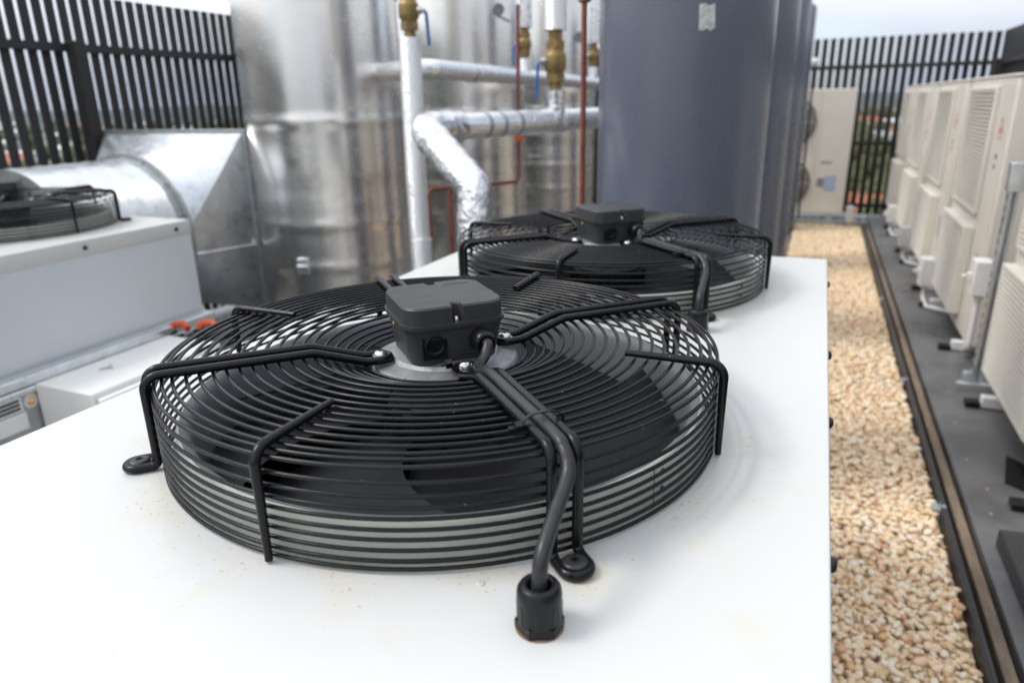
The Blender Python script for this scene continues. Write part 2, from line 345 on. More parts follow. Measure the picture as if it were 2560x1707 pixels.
# gravel bed + pebbles
gb = MB(); gb.box(0.272, 0.948, -3, 8.5, -0.010, 0.004)
M['gravel_bed'] = mat('sandy_gravel_bed', (0.62, 0.47, 0.31), 0.85, var=0.3, vscale=40)
struct(gb.build('gravel_bed', M['gravel_bed'], smooth=0))
def ico(sub):
    import bmesh
    bm = bmesh.new(); bmesh.ops.create_icosphere(bm, subdivisions=sub, radius=1)
    v = np.array([x.co[:] for x in bm.verts]); f = np.array([[y.index for y in x.verts] for x in bm.faces]); bm.free(); return v, f
def pebbles(y0, y1, pitch, sub, layers, smin, smax, xa=0.52):
    v0, f0 = ico(sub); V = []; F = []; off = 0
    for L in range(layers):
        xs = np.arange(xa, 0.945, pitch); ys = np.arange(y0, y1, pitch)
        for y in ys:
            for x in xs:
                if L > 0 and rng.random() < 0.35: continue
                s = smin + (smax - smin) * rng.random() ** 1.6
                sx, sy, sz = s * rng.uniform(0.9, 1.35), s * rng.uniform(0.65, 0.95), s * rng.uniform(0.5, 0.75)
                p = v0 * np.array([sx, sy, sz])
                p = p * (1 + 0.13 * np.sin(v0 @ rng.uniform(-2.4, 2.4, 3) + rng.uniform(0, 6))[:, None])
                a = rng.uniform(0, 2 * PI); t = rng.normal(0, 0.28); ca, sa, ct, st = math.cos(a), math.sin(a), math.cos(t), math.sin(t)
                p = p @ np.array([[ct, 0, -st], [0, 1, 0], [st, 0, ct]]) @ np.array([[ca, sa, 0], [-sa, ca, 0], [0, 0, 1]])
                cx = min(x + rng.uniform(-.5, .5) * pitch, 0.945 - 0.8 * s)
                p = p + np.array([cx, y + rng.uniform(-.5, .5) * pitch, 0.006 + sz * 0.6 + L * 0.0105 + rng.uniform(-.002, .004)])
                V.append(p); F.append(f0 + off); off += len(v0)
    return np.vstack(V), np.vstack(F)
Va, Fa = pebbles(0.55, 3.0, 0.0195, 2, 3, 0.0078, 0.0168)
Vb, Fb = pebbles(3.0, 8.0, 0.022, 1, 2, 0.010, 0.019, 0.28)
V = np.vstack([Va, Vb]); F = np.vstack([Fa, Fb + len(Va)])
me = bpy.data.meshes.new('gravel'); me.vertices.add(len(V)); me.vertices.foreach_set('co', V.astype(np.float32).ravel())
me.loops.add(F.size); me.loops.foreach_set('vertex_index', F.astype(np.int32).ravel())
me.polygons.add(len(F)); me.polygons.foreach_set('loop_start', np.arange(0, F.size, 3, dtype=np.int32)); me.polygons.foreach_set('loop_total', np.full(len(F), 3, dtype=np.int32))
me.update(calc_edges=True); me.validate(); me.polygons.foreach_set('use_smooth', [True] * len(me.polygons)); me.materials.append(M['stone'])
gr = bpy.data.objects.new('gravel', me); COL.objects.link(gr); gr['kind'] = 'stuff'

# edging of the gravel strip: black lipped angle and weathered timber batten
e = thing('gravel_edging', 'black lipped metal edging with brown timber batten along the pebble strip', 'edging', (0.955, 3.7, 0))
q = MB(); q.box(-0.004, 0.002, -6.7, 4.6, -0.006, 0.058); q.box(0.002, 0.014, -6.7, 4.6, 0.052, 0.058); q.box(0.002, 0.034, -6.7, 4.6, 0.004, 0.010)
q.build('edge_angle', M['black_edge'], e, bev=0.0015)
q = MB(); q.box(0.038, 0.070, -6.7, 4.6, -0.006, 0.036); q.build('timber_batten', M['rust_timber'], e, bev=0.004)
for i, (y, xx) in enumerate(((1.74, -0.03), (3.0, -0.03), (4.62, -0.02))):
    q = MB(); q.box(xx, -0.0045, y - 3.7 - 0.022, y - 3.7 + 0.022, 0.006, 0.056); q.box(-0.0045, 0.012, y - 3.7 - 0.010, y - 3.7 + 0.010, 0.0585, 0.0610)
    q.build('joint_clip', M['galv_dull'], e, bev=0.0015)

# ================================================================== AXIAL FAN
RG = 0.36
ROD, WIRE, HA = 0.0053, 0.0022, 0.1165
def P3(a, r, t, z):    # polar frame: radius r, tangential offset t
    return (r * math.cos(a) - t * math.sin(a), r * math.sin(a) + t * math.cos(a), z)
def make_fan(label, loc, group):
    f = thing('axial_fan', label, 'fan', loc, 0, group)
    # wire guard
    g = MB()
    for r in (0.3410, 0.3300, 0.3155, 0.301, 0.2862, 0.2715, 0.257, 0.2425, 0.228, 0.213, 0.198, 0.1835, 0.1700): g.ring(r, HA - ROD - WIRE + 0.0003, WIRE)
    for r, z in ((0.1575, 0.1045), (0.145, 0.1000), (0.133, 0.0960), (0.121, 0.0925), (0.109, 0.0905)): g.ring(r, z - 0.002, WIRE, 96)
    for r, z in ((0.3495, 0.1065), (0.3525, 0.0930), (0.3527, 0.0795), (0.3527, 0.0680), (0.3527, 0.0570), (0.3527, 0.0460), (0.3527, 0.0358), (0.3527, 0.0247), (0.3527, 0.0137), (0.3530, 0.0052)): g.ring(r, z, WIRE, 160)
    g.build('wire_guard', M['wire'], f, smooth=80)
    A0 = R(45)
    for k in range(8):
        a = A0 + k * PI / 4
        q = MB()
        if k % 2 == 0:
            T = 0.0130; s = 1
            side = lambda t: fillet([P3(a, 0.088, t, 0.0945), P3(a, 0.108, t, 0.0955), P3(a, 0.170, t, HA), P3(a, RG, t, HA), P3(a, RG, t, 0.0055), P3(a, RG + 0.022, t, 0.0055)], {1: 0.03, 2: 0.03, 3: 0.017, 4: 0.008}, 7)
            pth = side(T)
            for j in range(1, 12):
                b = PI / 2 - PI * j / 12; pth.append(Vector(P3(a, RG + 0.022 + T * math.cos(b), T * math.sin(b), 0.0055)))
            pth += side(-T)[::-1]
            for j in range(1, 12):
                b = -PI / 2 - PI * j / 12; pth.append(Vector(P3(a, 0.088 + T * math.cos(b), T * math.sin(b), 0.0945)))
            q.tube(pth, ROD, 12, closed=True)
            arm = q.build('guard_arm', M['rod'], f, smooth=80)
            # foot bolt with hex socket (dark) and bright hub bolt
            for (rr, z0, mm, nm, bw, bh) in ((RG + 0.021, 0.0085, 'bolt_black', 'foot_bolt', 0.0122, 0.0042), (0.086, 0.0975, 'zinc', 'hub_bolt', 0.0092, 0.0065)):
                c = P3(a, rr, 0, z0); mt = Matrix.Translation(c); q = MB()
                flat = nm == 'foot_bolt'
                q.lathe([(0.0, bh * 0.1), (0.0034, bh * 0.1), (0.0040, bh), (bw * 0.5, bh * 0.97), (bw * 0.8, bh * (0.86 if flat else 0.70)), (bw * 0.95, bh * (0.6 if flat else 0.4)), (bw, bh * 0.15), (bw, -0.001), (bw * 0.6, -0.0045), (0.004, -0.009)], 28, mt)
                for j in range(6):
                    aj = j * PI / 3; mk = mt @ Matrix.Translation((0.0038 * math.cos(aj), 0.0038 * math.sin(aj), bh + 0.0002)); q.cur = 1; q.prism([(0.0014 * math.cos(PI * w / 3), 0.0014 * math.sin(PI * w / 3)) for w in range(6)], -0.001, 0.0001, mk); q.cur = 0
                q.lathe([(bw * 1.12, -0.0010), (bw * 1.12, 0.0002), (0.004, 0.0004)], 24, mt)
                q.build(nm, [M[mm], M['ink']], arm, smooth=50)
        else:
            pth = fillet([P3(a, 0.2447, 0, HA), P3(a, RG, 0, HA), P3(a, RG, 0, 0.003)], 0.017, 8)
            q.tube(pth, [ROD * 0.72] + [ROD] * (len(pth) - 2) + [ROD * 0.72], 12)
            q.build('guard_arm', M['rod'], f, smooth=80)
    # shroud with rolled lip
    q = MB()
    q.lathe([(0.338, 0.0005), (0.3375, 0.036), (0.3368, 0.042), (0.3350, 0.0452), (0.3330, 0.0460)], 144)
    sh = q.build('shroud_ring', M['shroud'], f, smooth=50)
    q = MB(); q.lathe([(0.3330, 0.0460), (0.3290, 0.0455), (0.3260, 0.0440), (0.3225, 0.041), (0.3200, 0.035), (0.3185, 0.026), (0.318, 0.0), (0.318, -0.11), (0.3205, -0.11), (0.3205, -0.004)], 144); q.build('inlet_nozzle', M['nozzle'], f, smooth=50)
    q = MB()
    for a in (R(-23), R(150)):
        mt = Matrix.Rotation(a, 4, 'Z'); q.add([mt @ Vector(v) for v in [(0.3384, -0.0007, 0.002), (0.3384, 0.0007, 0.002), (0.3380, 0.0007, 0.043), (0.3380, -0.0007, 0.043)]], [(0, 1, 2, 3)])
        q.build('seam', M['bolt_black'], sh, smooth=0); q = MB()
        for zz in (0.012, 0.033):
            mt2 = Matrix.Rotation(a + 0.045, 4, 'Z') @ Matrix.Translation((0.338, 0, zz)) @ Matrix.Rotation(PI / 2, 4, 'Y'); q = MB()
            q.lathe([(0.0034, 0.0), (0.003, 0.0014), (0.0, 0.0018)], 12, mt2); q.build('ring_rivet', M['bolt_black'], sh, smooth=50)
        q = MB()
    # impeller: hub and seven swept blades
    q = MB(); q.lathe([(0.0, 0.030), (0.072, 0.030), (0.080, 0.024), (0.082, -0.075), (0.070, -0.090), (0.0, -0.090)], 48)
    for j in range(16):
        mt = Matrix.Rotation(j * PI / 8, 4, 'Z'); q.box(0, 0, 0, 0, 0, 0) if False else q.prism([(0.080, -0.0018), (0.090, -0.0012), (0.090, 0.0012), (0.080, 0.0018)], -0.06, 0.02, mt)
    imp = q.build('impeller', M['blade'], f, smooth=40)
    NB = 7
    for b in range(NB):
        a0 = 2 * PI * b / NB + 0.72; vs = []; fs = []; nr, nc = 12, 10
        for sgn in (1, -1):
            for i in range(nr + 1):
                u = i / nr; r = 0.078 + (0.311 - 0.078) * u
                sweep = 0.52 * u ** 1.5; half = 0.40 + 0.12 * u - 0.05 * u * u; pitch = R(31 - 10 * u)
                for j in range(nc + 1):
                    w = (j / nc - 0.5) * 2; a = a0 + sweep + half * w
                    z = -0.006 + math.sin(pitch) * r * half * w * 0.42 - 0.010 * (1 - w * w) * (0.4 + u)
                    th = 0.0017 * (1 - 0.85 * abs(w) ** 3)
                    vs.append((r * math.cos(a), r * math.sin(a), z + sgn * th))
        W = nc + 1; O = (nr + 1) * W
        for i in range(nr):
            for j in range(nc):
                p = i * W + j; fs.append((p, p + W, p + W + 1, p + 1)); fs.append((O + p, O + p + 1, O + p + W + 1, O + p + W))
        for i in range(nr): fs.append((i * W, O + i * W, O + (i + 1) * W, (i + 1) * W)); fs.append((i * W + nc, (i + 1) * W + nc, O + (i + 1) * W + nc, O + i * W + nc))
        for j in range(nc): fs.append((j, j + 1, O + j + 1, O + j)); p = nr * W + j; fs.append((p, O + p, O + p + 1, p + 1))
        MB().add(vs, fs).build('blade', M['blade'], imp, smooth=50)
    # cast motor flange
    q = MB(); q.lathe([(0.0, 0.095), (0.058, 0.0955), (0.070, 0.093), (0.074, 0.0885), (0.095, 0.0850), (0.098, 0.081), (0.098, 0.075), (0.080, 0.070), (0.070, 0.045), (0.070, 0.030)], 72)
    fl = q.build('motor_flange', M['cast'], f, smooth=30)
    for j in range(4):
        q = MB(); mt = Matrix.Rotation(R(45) + j * PI / 2, 4, 'Z'); q.prism([(0.070, -0.012), (0.0965, -0.0135), (0.0965, 0.0135), (0.070, 0.012)], 0.080, 0.0890, mt)
        q.build('bolt_boss', M['cast'], fl, smooth=30, bev=0.001)
    # terminal box (turned 45 degrees)
    mz = Matrix.Rotation(R(-45), 4, 'Z')      # local +X of the box faces the cable side
    q = MB(); body0 = rrect(0.113, 0.113, 0.021); body1 = rrect(0.128, 0.128, 0.024)
    q.prism(body0, 0.0935, 0.1405, mz, body1)
    q.prism(rrect(0.133, 0.133, 0.025), 0.1405, 0.1435, mz)
    tb = q.build('terminal_box', M['plastic'], f, smooth=35, bev=0.0008)
    # raised knock-out bosses on the cable side
    def face_m(t, z, x=0.0610): return mz @ Matrix.Translation((x, t, z)) @ Matrix.Rotation(PI / 2, 4, 'Y')
    q = MB(); q.lathe([(0.0, 0.0010), (0.0098, 0.0010), (0.0102, 0.0030), (0.0122, 0.0034), (0.0135, 0.0028), (0.0140, -0.002)], 36, face_m(-0.030, 0.1210, 0.0610))
    q.prism([(-0.019, -0.016), (0.019, -0.016), (0.019, 0.016), (-0.019, 0.016)], -0.002, 0.0006, face_m(-0.030, 0.1215, 0.0612))
    q.build('knock_out', M['plastic_dark'], tb, smooth=40, bev=0.0005)
    # lid with two screw notches
    lw = 0.131; hw = lw / 2
    def lid_poly(ins, nr_=0.0070):
        w = lw - 2 * ins; p = rrect(w, w, 0.024 - ins * 0.5)
        def ins_notch(p, sx):
            outp = []
            for i in range(len(p)):
                outp.append(p[i]); a = p[i]; b = p[(i + 1) % len(p)]
                if sx > 0 and abs(a[0] - w / 2) < 1e-6 and abs(b[0] - w / 2) < 1e-6 and a[1] * b[1] < 0:
                    dr = 1 if b[1] > a[1] else -1
                    outp.append((w / 2, -dr * nr_))
                    for k in range(9):
                        t = R(-90 + 180 * k / 8) * dr; outp.append((w / 2 - 0.0080 - nr_ * math.cos(t), nr_ * math.sin(t)))
                    outp.append((w / 2, dr * nr_))
                if sx < 0 and abs(a[0] + w / 2) < 1e-6 and abs(b[0] + w / 2) < 1e-6 and a[1] * b[1] < 0:
                    dr = 1 if b[1] > a[1] else -1
                    outp.append((-w / 2, -dr * nr_))
                    for k in range(9):
                        t = R(-90 + 180 * k / 8) * dr; outp.append((-w / 2 + 0.0080 + nr_ * math.cos(t), nr_ * math.sin(t)))
                    outp.append((-w / 2, dr * nr_))
            return outp
        return ins_notch(ins_notch(p, 1), -1)
    q = MB()
    q.prism(rrect(0.1350, 0.1350, 0.0255), 0.1437, 0.1475, mz)
    q.prism(lid_poly(0.0006), 0.1475, 0.1672, mz, lid_poly(0.0010)); q.prism(lid_poly(0.0010), 0.1672, 0.1695, mz, lid_poly(0.0030))
    lid = q.build('lid', M['plastic'], tb, smooth=38)
    for sx in (1, -1):
        mt = mz @ Matrix.Translation((sx * (hw - 0.0085), 0, 0.1478)); q = MB()
        q.lathe([(0.0, 0.0045), (0.0012, 0.0045), (0.0016, 0.0058), (0.0032, 0.0050), (0.0040, 0.0030), (0.0040, 0.0)], 20, mt)
        q.build('lid_screw', M['zinc'], tb, smooth=50)
    # maker's lettering on the lid
    cu = bpy.data.curves.new('lettering', 'FONT'); cu.body = 'ebmpapst'; cu.size = 0.0085; cu.extrude = 0.00012; cu.space_character = 1.12
    to = bpy.data.objects.new('tmp', cu); COL.objects.link(to)
    bpy.context.view_layer.update(); dg = bpy.context.evaluated_depsgraph_get(); dg.update(); tm = bpy.data.meshes.new_from_object(to.evaluated_get(dg)); bpy.data.objects.remove(to)
    tm.transform(Matrix.Translation((-0.0185, 0.0365, 0.16965)) @ Matrix.Rotation(R(44), 4, 'Z'))
    tm.materials.clear(); tm.materials.append(M['ink']); lo = bpy.data.objects.new('lettering', tm); COL.objects.link(lo); lo.parent = tb
    # yellow inspection dot on the left side of the box
    q = MB(); q.prism([(0.0022 * math.cos(w), 0.003 * math.sin(w)) for w in [k * PI / 5 for k in range(10)]], 0, 0.0006, Matrix.Rotation(R(-135), 4, 'Z') @ Matrix.Translation((0.0636, -0.012, 0.1345)) @ Matrix.Rotation(PI / 2, 4, 'Y'))
    q.build('inspection_dot', M['yellow'], tb, smooth=0)
    # box gland
    gm = mz @ Matrix.Translation((0.0605, 0.028, 0.1225)) @ Matrix.Rotation(PI / 2, 4, 'Y')
    q = MB(); hexp = [(0.0155 * math.cos(PI * k / 3 + 0.3), 0.0155 * math.sin(PI * k / 3 + 0.3)) for k in range(6)]
    q.prism(hexp, 0.0, 0.004, gm)
    oc = [(0.0150 * math.cos(PI * k / 5), 0.0150 * math.sin(PI * k / 5)) for k in range(10)]
    q.prism(oc, 0.005, 0.017, gm)
    q.lathe([(0.0148, 0.004), (0.0148, 0.017), (0.0143, 0.0215), (0.0125, 0.0250), (0.0098, 0.0262), (0.0080, 0.0245), (0.0075, 0.018)], 36, gm)
    q.build('cable_gland', M['plastic_dark'], tb, smooth=30, bev=0.0005)
    # cable
    CR = 0.0066
    a = R(-45); g0 = gm @ Vector((0, 0, 0.019)); g1 = gm @ Vector((0, 0, 0.030)); 
    ctrl = [g0, g1, Vector(P3(a, 0.101, 0.020, 0.1120)), Vector(P3(a, 0.114, 0.008, 0.1075)), Vector(P3(a, 0.138, 0.0005, 0.1090)), Vector(P3(a, 0.172, 0.0, HA + 0.001)), Vector(P3(a, 0.25, 0.0005, HA + 0.001)),
            Vector(P3(a, 0.338, 0.0, HA + 0.001)), Vector(P3(a, 0.357, 0.0, HA - 0.0045)), Vector(P3(a, 0.366, 0.0, 0.095)), Vector((0.269, -0.270, 0.074)), Vector((0.269, -0.297, 0.060)), Vector((0.268, -0.330, 0.053)), Vector((0.2645, -0.3465, 0.045)), Vector((0.2645, -0.3470, 0.026))]
    ctrl[9:13] = [Vector((0.2595, -0.2615, 0.103)), Vector((0.2625, -0.2740, 0.0935)), Vector((0.2632, -0.3050, 0.080)), Vector((0.2643, -0.3385, 0.064))]
    cp = []
    for i in range(len(ctrl) - 1):
        p0 = ctrl[max(i - 1, 0)]; p1 = ctrl[i]; p2 = ctrl[i + 1]; p3 = ctrl[min(i + 2, len(ctrl) - 1)]
        for k in range(8):
            t = k / 8; cp.append(0.5 * ((2 * p1) + (p2 - p0) * t + (2 * p0 - 5 * p1 + 4 * p2 - p3) * t * t + (3 * p1 - p0 - 3 * p2 + p3) * t ** 3))
    cp.append(ctrl[-1]); q = MB(); q.tube(cp, CR, 14); q.build('power_cable', M['rubber'], f, smooth=80)
    # cable ties
    for (r, zc, hw_) in ((0.098, 0.106, 0.022), (0.312, HA, 0.0215)):
        pth = []
        for k in range(28):
            b = 2 * PI * k / 28; cxx, szz = math.cos(b), math.sin(b)
            pth.append(Vector(P3(a, r, hw_ * 0.98 * (abs(cxx) ** 0.75) * (1 if cxx > 0 else -1), zc + 0.0015 + 0.0108 * szz)))
        q = MB()
        # flat strap: two offset loops
        vs = []; m_ = len(pth); rad = Vector((math.cos(a), math.sin(a), 0))
        cen = Vector(P3(a, r, 0, zc + 0.0015))
        for p in pth:
            nrm = (p - cen).normalized()
            for du, dn in ((-0.0022, 0), (0.0022, 0), (0.0022, 0.0012), (-0.0022, 0.0012)): vs.append(p + rad * du + nrm * dn)
        fs = []
        for i in range(m_):
            j = (i + 1) % m_
            for k in range(4): k2 = (k + 1) % 4; fs.append((i * 4 + k, i * 4 + k2, j * 4 + k2, j * 4 + k))
        q.add(vs, fs)
        mt = Matrix.Rotation(a, 4, 'Z') @ Matrix.Translation((r, -hw_ - 0.003, zc + 0.002)) @ Matrix.Rotation(R(20), 4, 'Y')
        q.add([mt @ Vector(v) for v in [(x, y, z) for z in (-0.004, 0.004) for y in (-0.0035, 0.004) for x in (-0.0035, 0.0035)]], [(0, 2, 3, 1), (4, 5, 7, 6), (0, 1, 5, 4), (2, 6, 7, 3), (0, 4, 6, 2), (1, 3, 7, 5)])
        q.add([mt @ Vector(v) for v in [(x, y, z) for z in (-0.0008, 0.0008) for y in (-0.010, -0.0035) for x in (-0.002, 0.002)]], [(0, 2, 3, 1), (4, 5, 7, 6), (0, 1, 5, 4), (2, 6, 7, 3), (0, 4, 6, 2), (1, 3, 7, 5)])
        q.build('cable_tie', M['plastic_dark'], f, smooth=40)
    # panel gland where the cable enters the cabinet
    mt = Matrix.Translation((0.2645, -0.3470, 0)) @ Matrix.Diagonal((0.97, 0.97, 0.88, 1)); q = MB()
    q.prism([(0.0212 * math.cos(PI * k / 3 + 0.45), 0.0212 * math.sin(PI * k / 3 + 0.45)) for k in range(6)], 0.0008, 0.0100, mt)
    q.prism([(0.0196 * math.cos(PI * k / 4 + 0.25), 0.0196 * math.sin(PI * k / 4 + 0.25)) for k in range(8)], 0.0104, 0.031, mt)
    q.lathe([(0.0188, 0.0100), (0.0190, 0.033), (0.0190, 0.038), (0.0182, 0.0425), (0.0160, 0.0462), (0.0128, 0.0475), (0.0102, 0.0465), (0.0092, 0.042), (0.0088, 0.030)], 40, mt)
    gp = q.build('panel_gland', M['plastic_dark'], f, smooth=30, bev=0.0007)
    q = MB(); q.lathe([(0.0206, 0.0001), (0.0207, 0.0004), (0.0202, 0.0007), (0.018, 0.0009)], 40, mt); q.build('sealing_washer', M['rusty'], gp, smooth=40)
    # small rivets on the panel near the guard
    for rr, an in ((0.372, R(-24)), (0.372, R(-58)), (0.372, R(-140)), (0.372, R(125))):
        mt = Matrix.Translation((rr * math.cos(an), rr * math.sin(an), 0)); q = MB(); q.lathe([(0.0040, 0.0002), (0.0037, 0.0010), (0.0022, 0.0015), (0.0014, 0.0013), (0.0012, 0.0006), (0.0, 0.0006)], 16, mt)
        q.build('rivet', M['rivet'], f, smooth=50)
    return f
FG = 'axial fans on the rooftop cabinets'
fan = make_fan('large black wire-guarded fan in the foreground, nearest on the white cabinet', (0, 0, 1.0), FG)
f2 = copy_tree(fan); f2.location = (-0.0026, 0.8274, 1.0); f2['label'] = 'black wire-guarded fan at the far end of the white cabinet, before the blue tank'
f3 = copy_tree(fan); f3.location = (-2.262, 0.885, 1.0); f3['label'] = 'blurred black fan on the light grey cabinet at left, before the round duct'

# ================================================================== CABINETS
def panel_with_holes(x0, x1, y0, y1, holes, z1=0.0, t=0.0015, n=96):
    """flat top sheet with round openings, made of a quad grid fan around each hole"""
    q = MB(); ys = [y0] + [(holes[i][1] + holes[i + 1][1]) / 2 for i in range(len(holes) - 1)] + [y1]
    # square cells around the holes
    for i, (hx, hy, hr) in enumerate(holes):
        a0, a1 = ys[i], ys[i + 1]; vs = []; fs = []
        for k in range(n):
            a = 2 * PI * (k + 0.5) / n; c, s_ = math.cos(a), math.sin(a)
            tx = ((x1 - hx) if c > 0 else (x0 - hx)) / c if abs(c) > 1e-9 else 1e9
            ty = ((a1 - hy) if s_ > 0 else (a0 - hy)) / s_ if abs(s_) > 1e-9 else 1e9
            m_ = min(tx, ty); vs += [(hx + hr * c, hy + hr * s_, z1), (hx + m_ * c, hy + m_ * s_, z1)]
        for k in range(n):
            j = (k + 1) % n; fs.append((2 * k, 2 * k + 1, 2 * j + 1, 2 * j))
            # corner fill
            pa, pb = vs[2 * k + 1], vs[2 * j + 1]
            if abs(pa[0] - pb[0]) > 1e-6 and abs(pa[1] - pb[1]) > 1e-6:
                cx = x1 if max(pa[0], pb[0]) > x1 - 1e-6 else x0; cy = a1 if max(pa[1], pb[1]) > a1 - 1e-6 else a0
                vs.append((cx, cy, z1)); fs.append((2 * k + 1, len(vs) - 1, 2 * j + 1))
        q.add(vs, fs)
    return q
def cabinet(label, loc, holes, y0, y1, z0, side_mat, n_screw):
    c = thing('cooling_cabinet', label, 'cooling unit', loc)
    w = 0.4883
    q = panel_with_holes(-w + 0.003, w - 0.003, y0 + 0.003, y1 - 0.003, [(a, b, 0.3205) for a, b in holes])
    # folded-down rim with rounded shoulder
    pr = [(0.0, 0.0), (0.0015, -0.0004), (0.0026, -0.0015), (0.003, -0.003), (0.003, -0.052), (0.001, -0.054)]
    loop = []
    corners = [(w - 0.003, y0 + 0.003), (w - 0.003, y1 - 0.003), (-w + 0.003, y1 - 0.003), (-w + 0.003, y0 + 0.003)]
    vs = []; fs = []
    for (cx, cy) in corners:
        sx, sy = (1 if cx > 0 else -1), (1 if cy > (y0 + y1) / 2 else -1)
        for (d, z) in pr: vs.append((cx + sx * d, cy + sy * d, z))
    m_ = len(pr)
    for i in range(4):
        j = (i + 1) % 4
        for k in range(m_ - 1): fs.append((i * m_ + k, i * m_ + k + 1, j * m_ + k + 1, j * m_ + k))
    q.add(vs, fs)
    q.build('top_panel', M['panel'], c, smooth=50)
    q = MB(); w2 = w - 0.002
    # body: four walls and a floor, open at the top
    q.box(-w2, w2, y0 + 0.002, y0 + 0.006, z0, -0.004); q.box(-w2, w2, y1 - 0.006, y1 - 0.002, z0, -0.004)
    q.box(-w2, -w2 + 0.004, y0 + 0.0062, y1 - 0.0062, z0, -0.004); q.box(w2 - 0.004, w2, y0 + 0.0062, y1 - 0.0062, z0, -0.004)
    q.build('side_panel', side_mat, c, smooth=0)
    q = MB(); q.box(-w2 + 0.005, w2 - 0.005, y0 + 0.008, y1 - 0.008, z0, z0 + 0.01); q.box(-w2 + 0.005, w2 - 0.005, y0 + 0.008, y1 - 0.008, -0.32, -0.315)
    w3 = w2 - 0.006
    q.box(-w3, w3, y0 + 0.008, y0 + 0.010, -0.31, -0.012); q.box(-w3, w3, y1 - 0.010, y1 - 0.008, -0.31, -0.012)
    q.box(-w3, -w3 + 0.002, y0 + 0.0102, y1 - 0.0102, -0.31, -0.012); q.box(w3 - 0.002, w3, y0 + 0.0102, y1 - 0.0102, -0.31, -0.012)
    q.build('interior_shade', M['interior_dark'], c, smooth=0)  # floor plus added black sheets that make the interior dark
    for (x, y, z) in n_screw:
        q = MB(); mt = Matrix.Translation((x, y, z)) @ Matrix.Rotation(PI / 2 if x > 0 else -PI / 2, 4, 'Y')
        q.lathe([(0.008, 0.0), (0.008, 0.003), (0.0065, 0.006), (0.003, 0.0075), (0.0, 0.0078)], 18, mt)
        q.build('panel_screw', M['bolt_black'], c, smooth=50)
    return c
cab = cabinet('large white flat-topped cabinet in the foreground carrying two black fans', (-0.0053, 0, 1.0), [(0.0053, 0), (0.0027, 0.8274)], -1.25, 1.2032, -0.93, M['white_paint'],
              [(0.4888, y, -0.024) for y in (-0.14, 0.20, 0.49, 1.02)])
cb2 = cabinet('light grey twin cabinet at left with one fan and dark screws in its side', (-2.2590, 0.045, 1.0), [(-0.003, -0.02), (-0.003, 0.84)], -1.25, 1.2032, -0.45, M['grey_panel'],
              [(0.4888, y, -0.026) for y in (0.758, 1.135)] + [(0.4868, 0.40, -0.25)])
# recoloured neck of unseen second opening is closed by a fan as well
# cover trim seam under the rim of the grey cabinet is part of the rim geometry

# galvanised base frame beneath the grey cabinet with sticker and vent
b = thing('base_frame', 'galvanised steel base frame with vent slots and a round orange sticker, under the grey cabinet', 'frame', (-1.70, 0.0, 0))
q = MB(); q.box(-0.008, 0, -0.9, 1.20, 0.0, 0.600); q.box(-0.9, -0.008, 1.194, 1.20, 0.0, 0.6)
q.build('side_sheet', M['galv_dull'], b, smooth=0)
q = MB(); q.box(-0.058, 0.002, -0.9, 1.235, 0.616, 0.646); q.box(-0.030, 0.010, -0.9, 1.22, 0.595, 0.6135)
q.build('top_rail', M['galv'], b, smooth=40, bev=0.005, bseg=3)
q = MB(); q.box(0.0, 0.006, 0.27, 0.445, 0.55, 0.62 - 0.022); q.box(0.0, 0.007, 0.27, 0.45, 0.492, 0.545)
q.build('vent_frame', M['white_plastic'], b, bev=0.001)
q = MB()
for k in range(3): q.box(0.0062, 0.0075, 0.27, 0.437, 0.557 + k * 0.0125, 0.565 + k * 0.0125)
q.build('vent_slots', M['ink'], b, smooth=0)
st = MB(); mt = Matrix.Translation((0.0006, 0.476, 0.571)) @ Matrix.Rotation(PI / 2, 4, 'Y')
st.prism([(0.0225 * math.cos(k * PI / 16), 0.0225 * math.sin(k * PI / 16)) for k in range(32)], 0, 0.0006, mt)
st.cur = 1
def seg(y0, y1, r=0.016):
    p = []
    for k in range(9):
        yy = y0 + (y1 - y0) * k / 8; p.append((-yy, math.sqrt(max(r * r - yy * yy, 0))))
    return p + [(x, -y) for x, y in p[::-1]]
st.prism(seg(0.0042, 0.0156), 0.0006, 0.0010, mt @ Matrix.Rotation(R(-20), 4, 'Z')); st.cur = 2
st.prism(seg(-0.0156, -0.0038), 0.0006, 0.0010, mt @ Matrix.Rotation(R(-20), 4, 'Z'))
st.build('round_sticker', [M['sticker_white'], M['sticker_yellow'], M['sticker_orange']], b, smooth=0)

# small off-white box in the gap
s = thing('small_control_box', 'low off-white box with a rounded ledge, between grey cabinet and foreground cabinet', 'control box', (-1.545, 0.75, 0))
q = MB(); q.box(-0.146, 0.100, -0.258, 0.245, 0.20, 0.62); q.build('casing', M['white_paint'], s, bev=0.004)
q = MB(); q.box(0.104, 0.128, -0.250, 0.23, 0.22, 0.604); q.build('door', M['white_paint'], s, bev=0.008, bseg=4)
q = MB(); q.tube([(-0.062, -0.106, 0.6225), (-0.045, -0.080, 0.624)], [0.003, 0.0048], 8); q.tube([(-0.045, -0.080, 0.624), (-0.040, -0.073, 0.6245)], 0.011, 10)
o = q.build('loose_screw', M['galv_dull']); o.location = (-1.545, 0.75, 0); tag(o, 'loose screw lying on the small off-white box', 'screw')

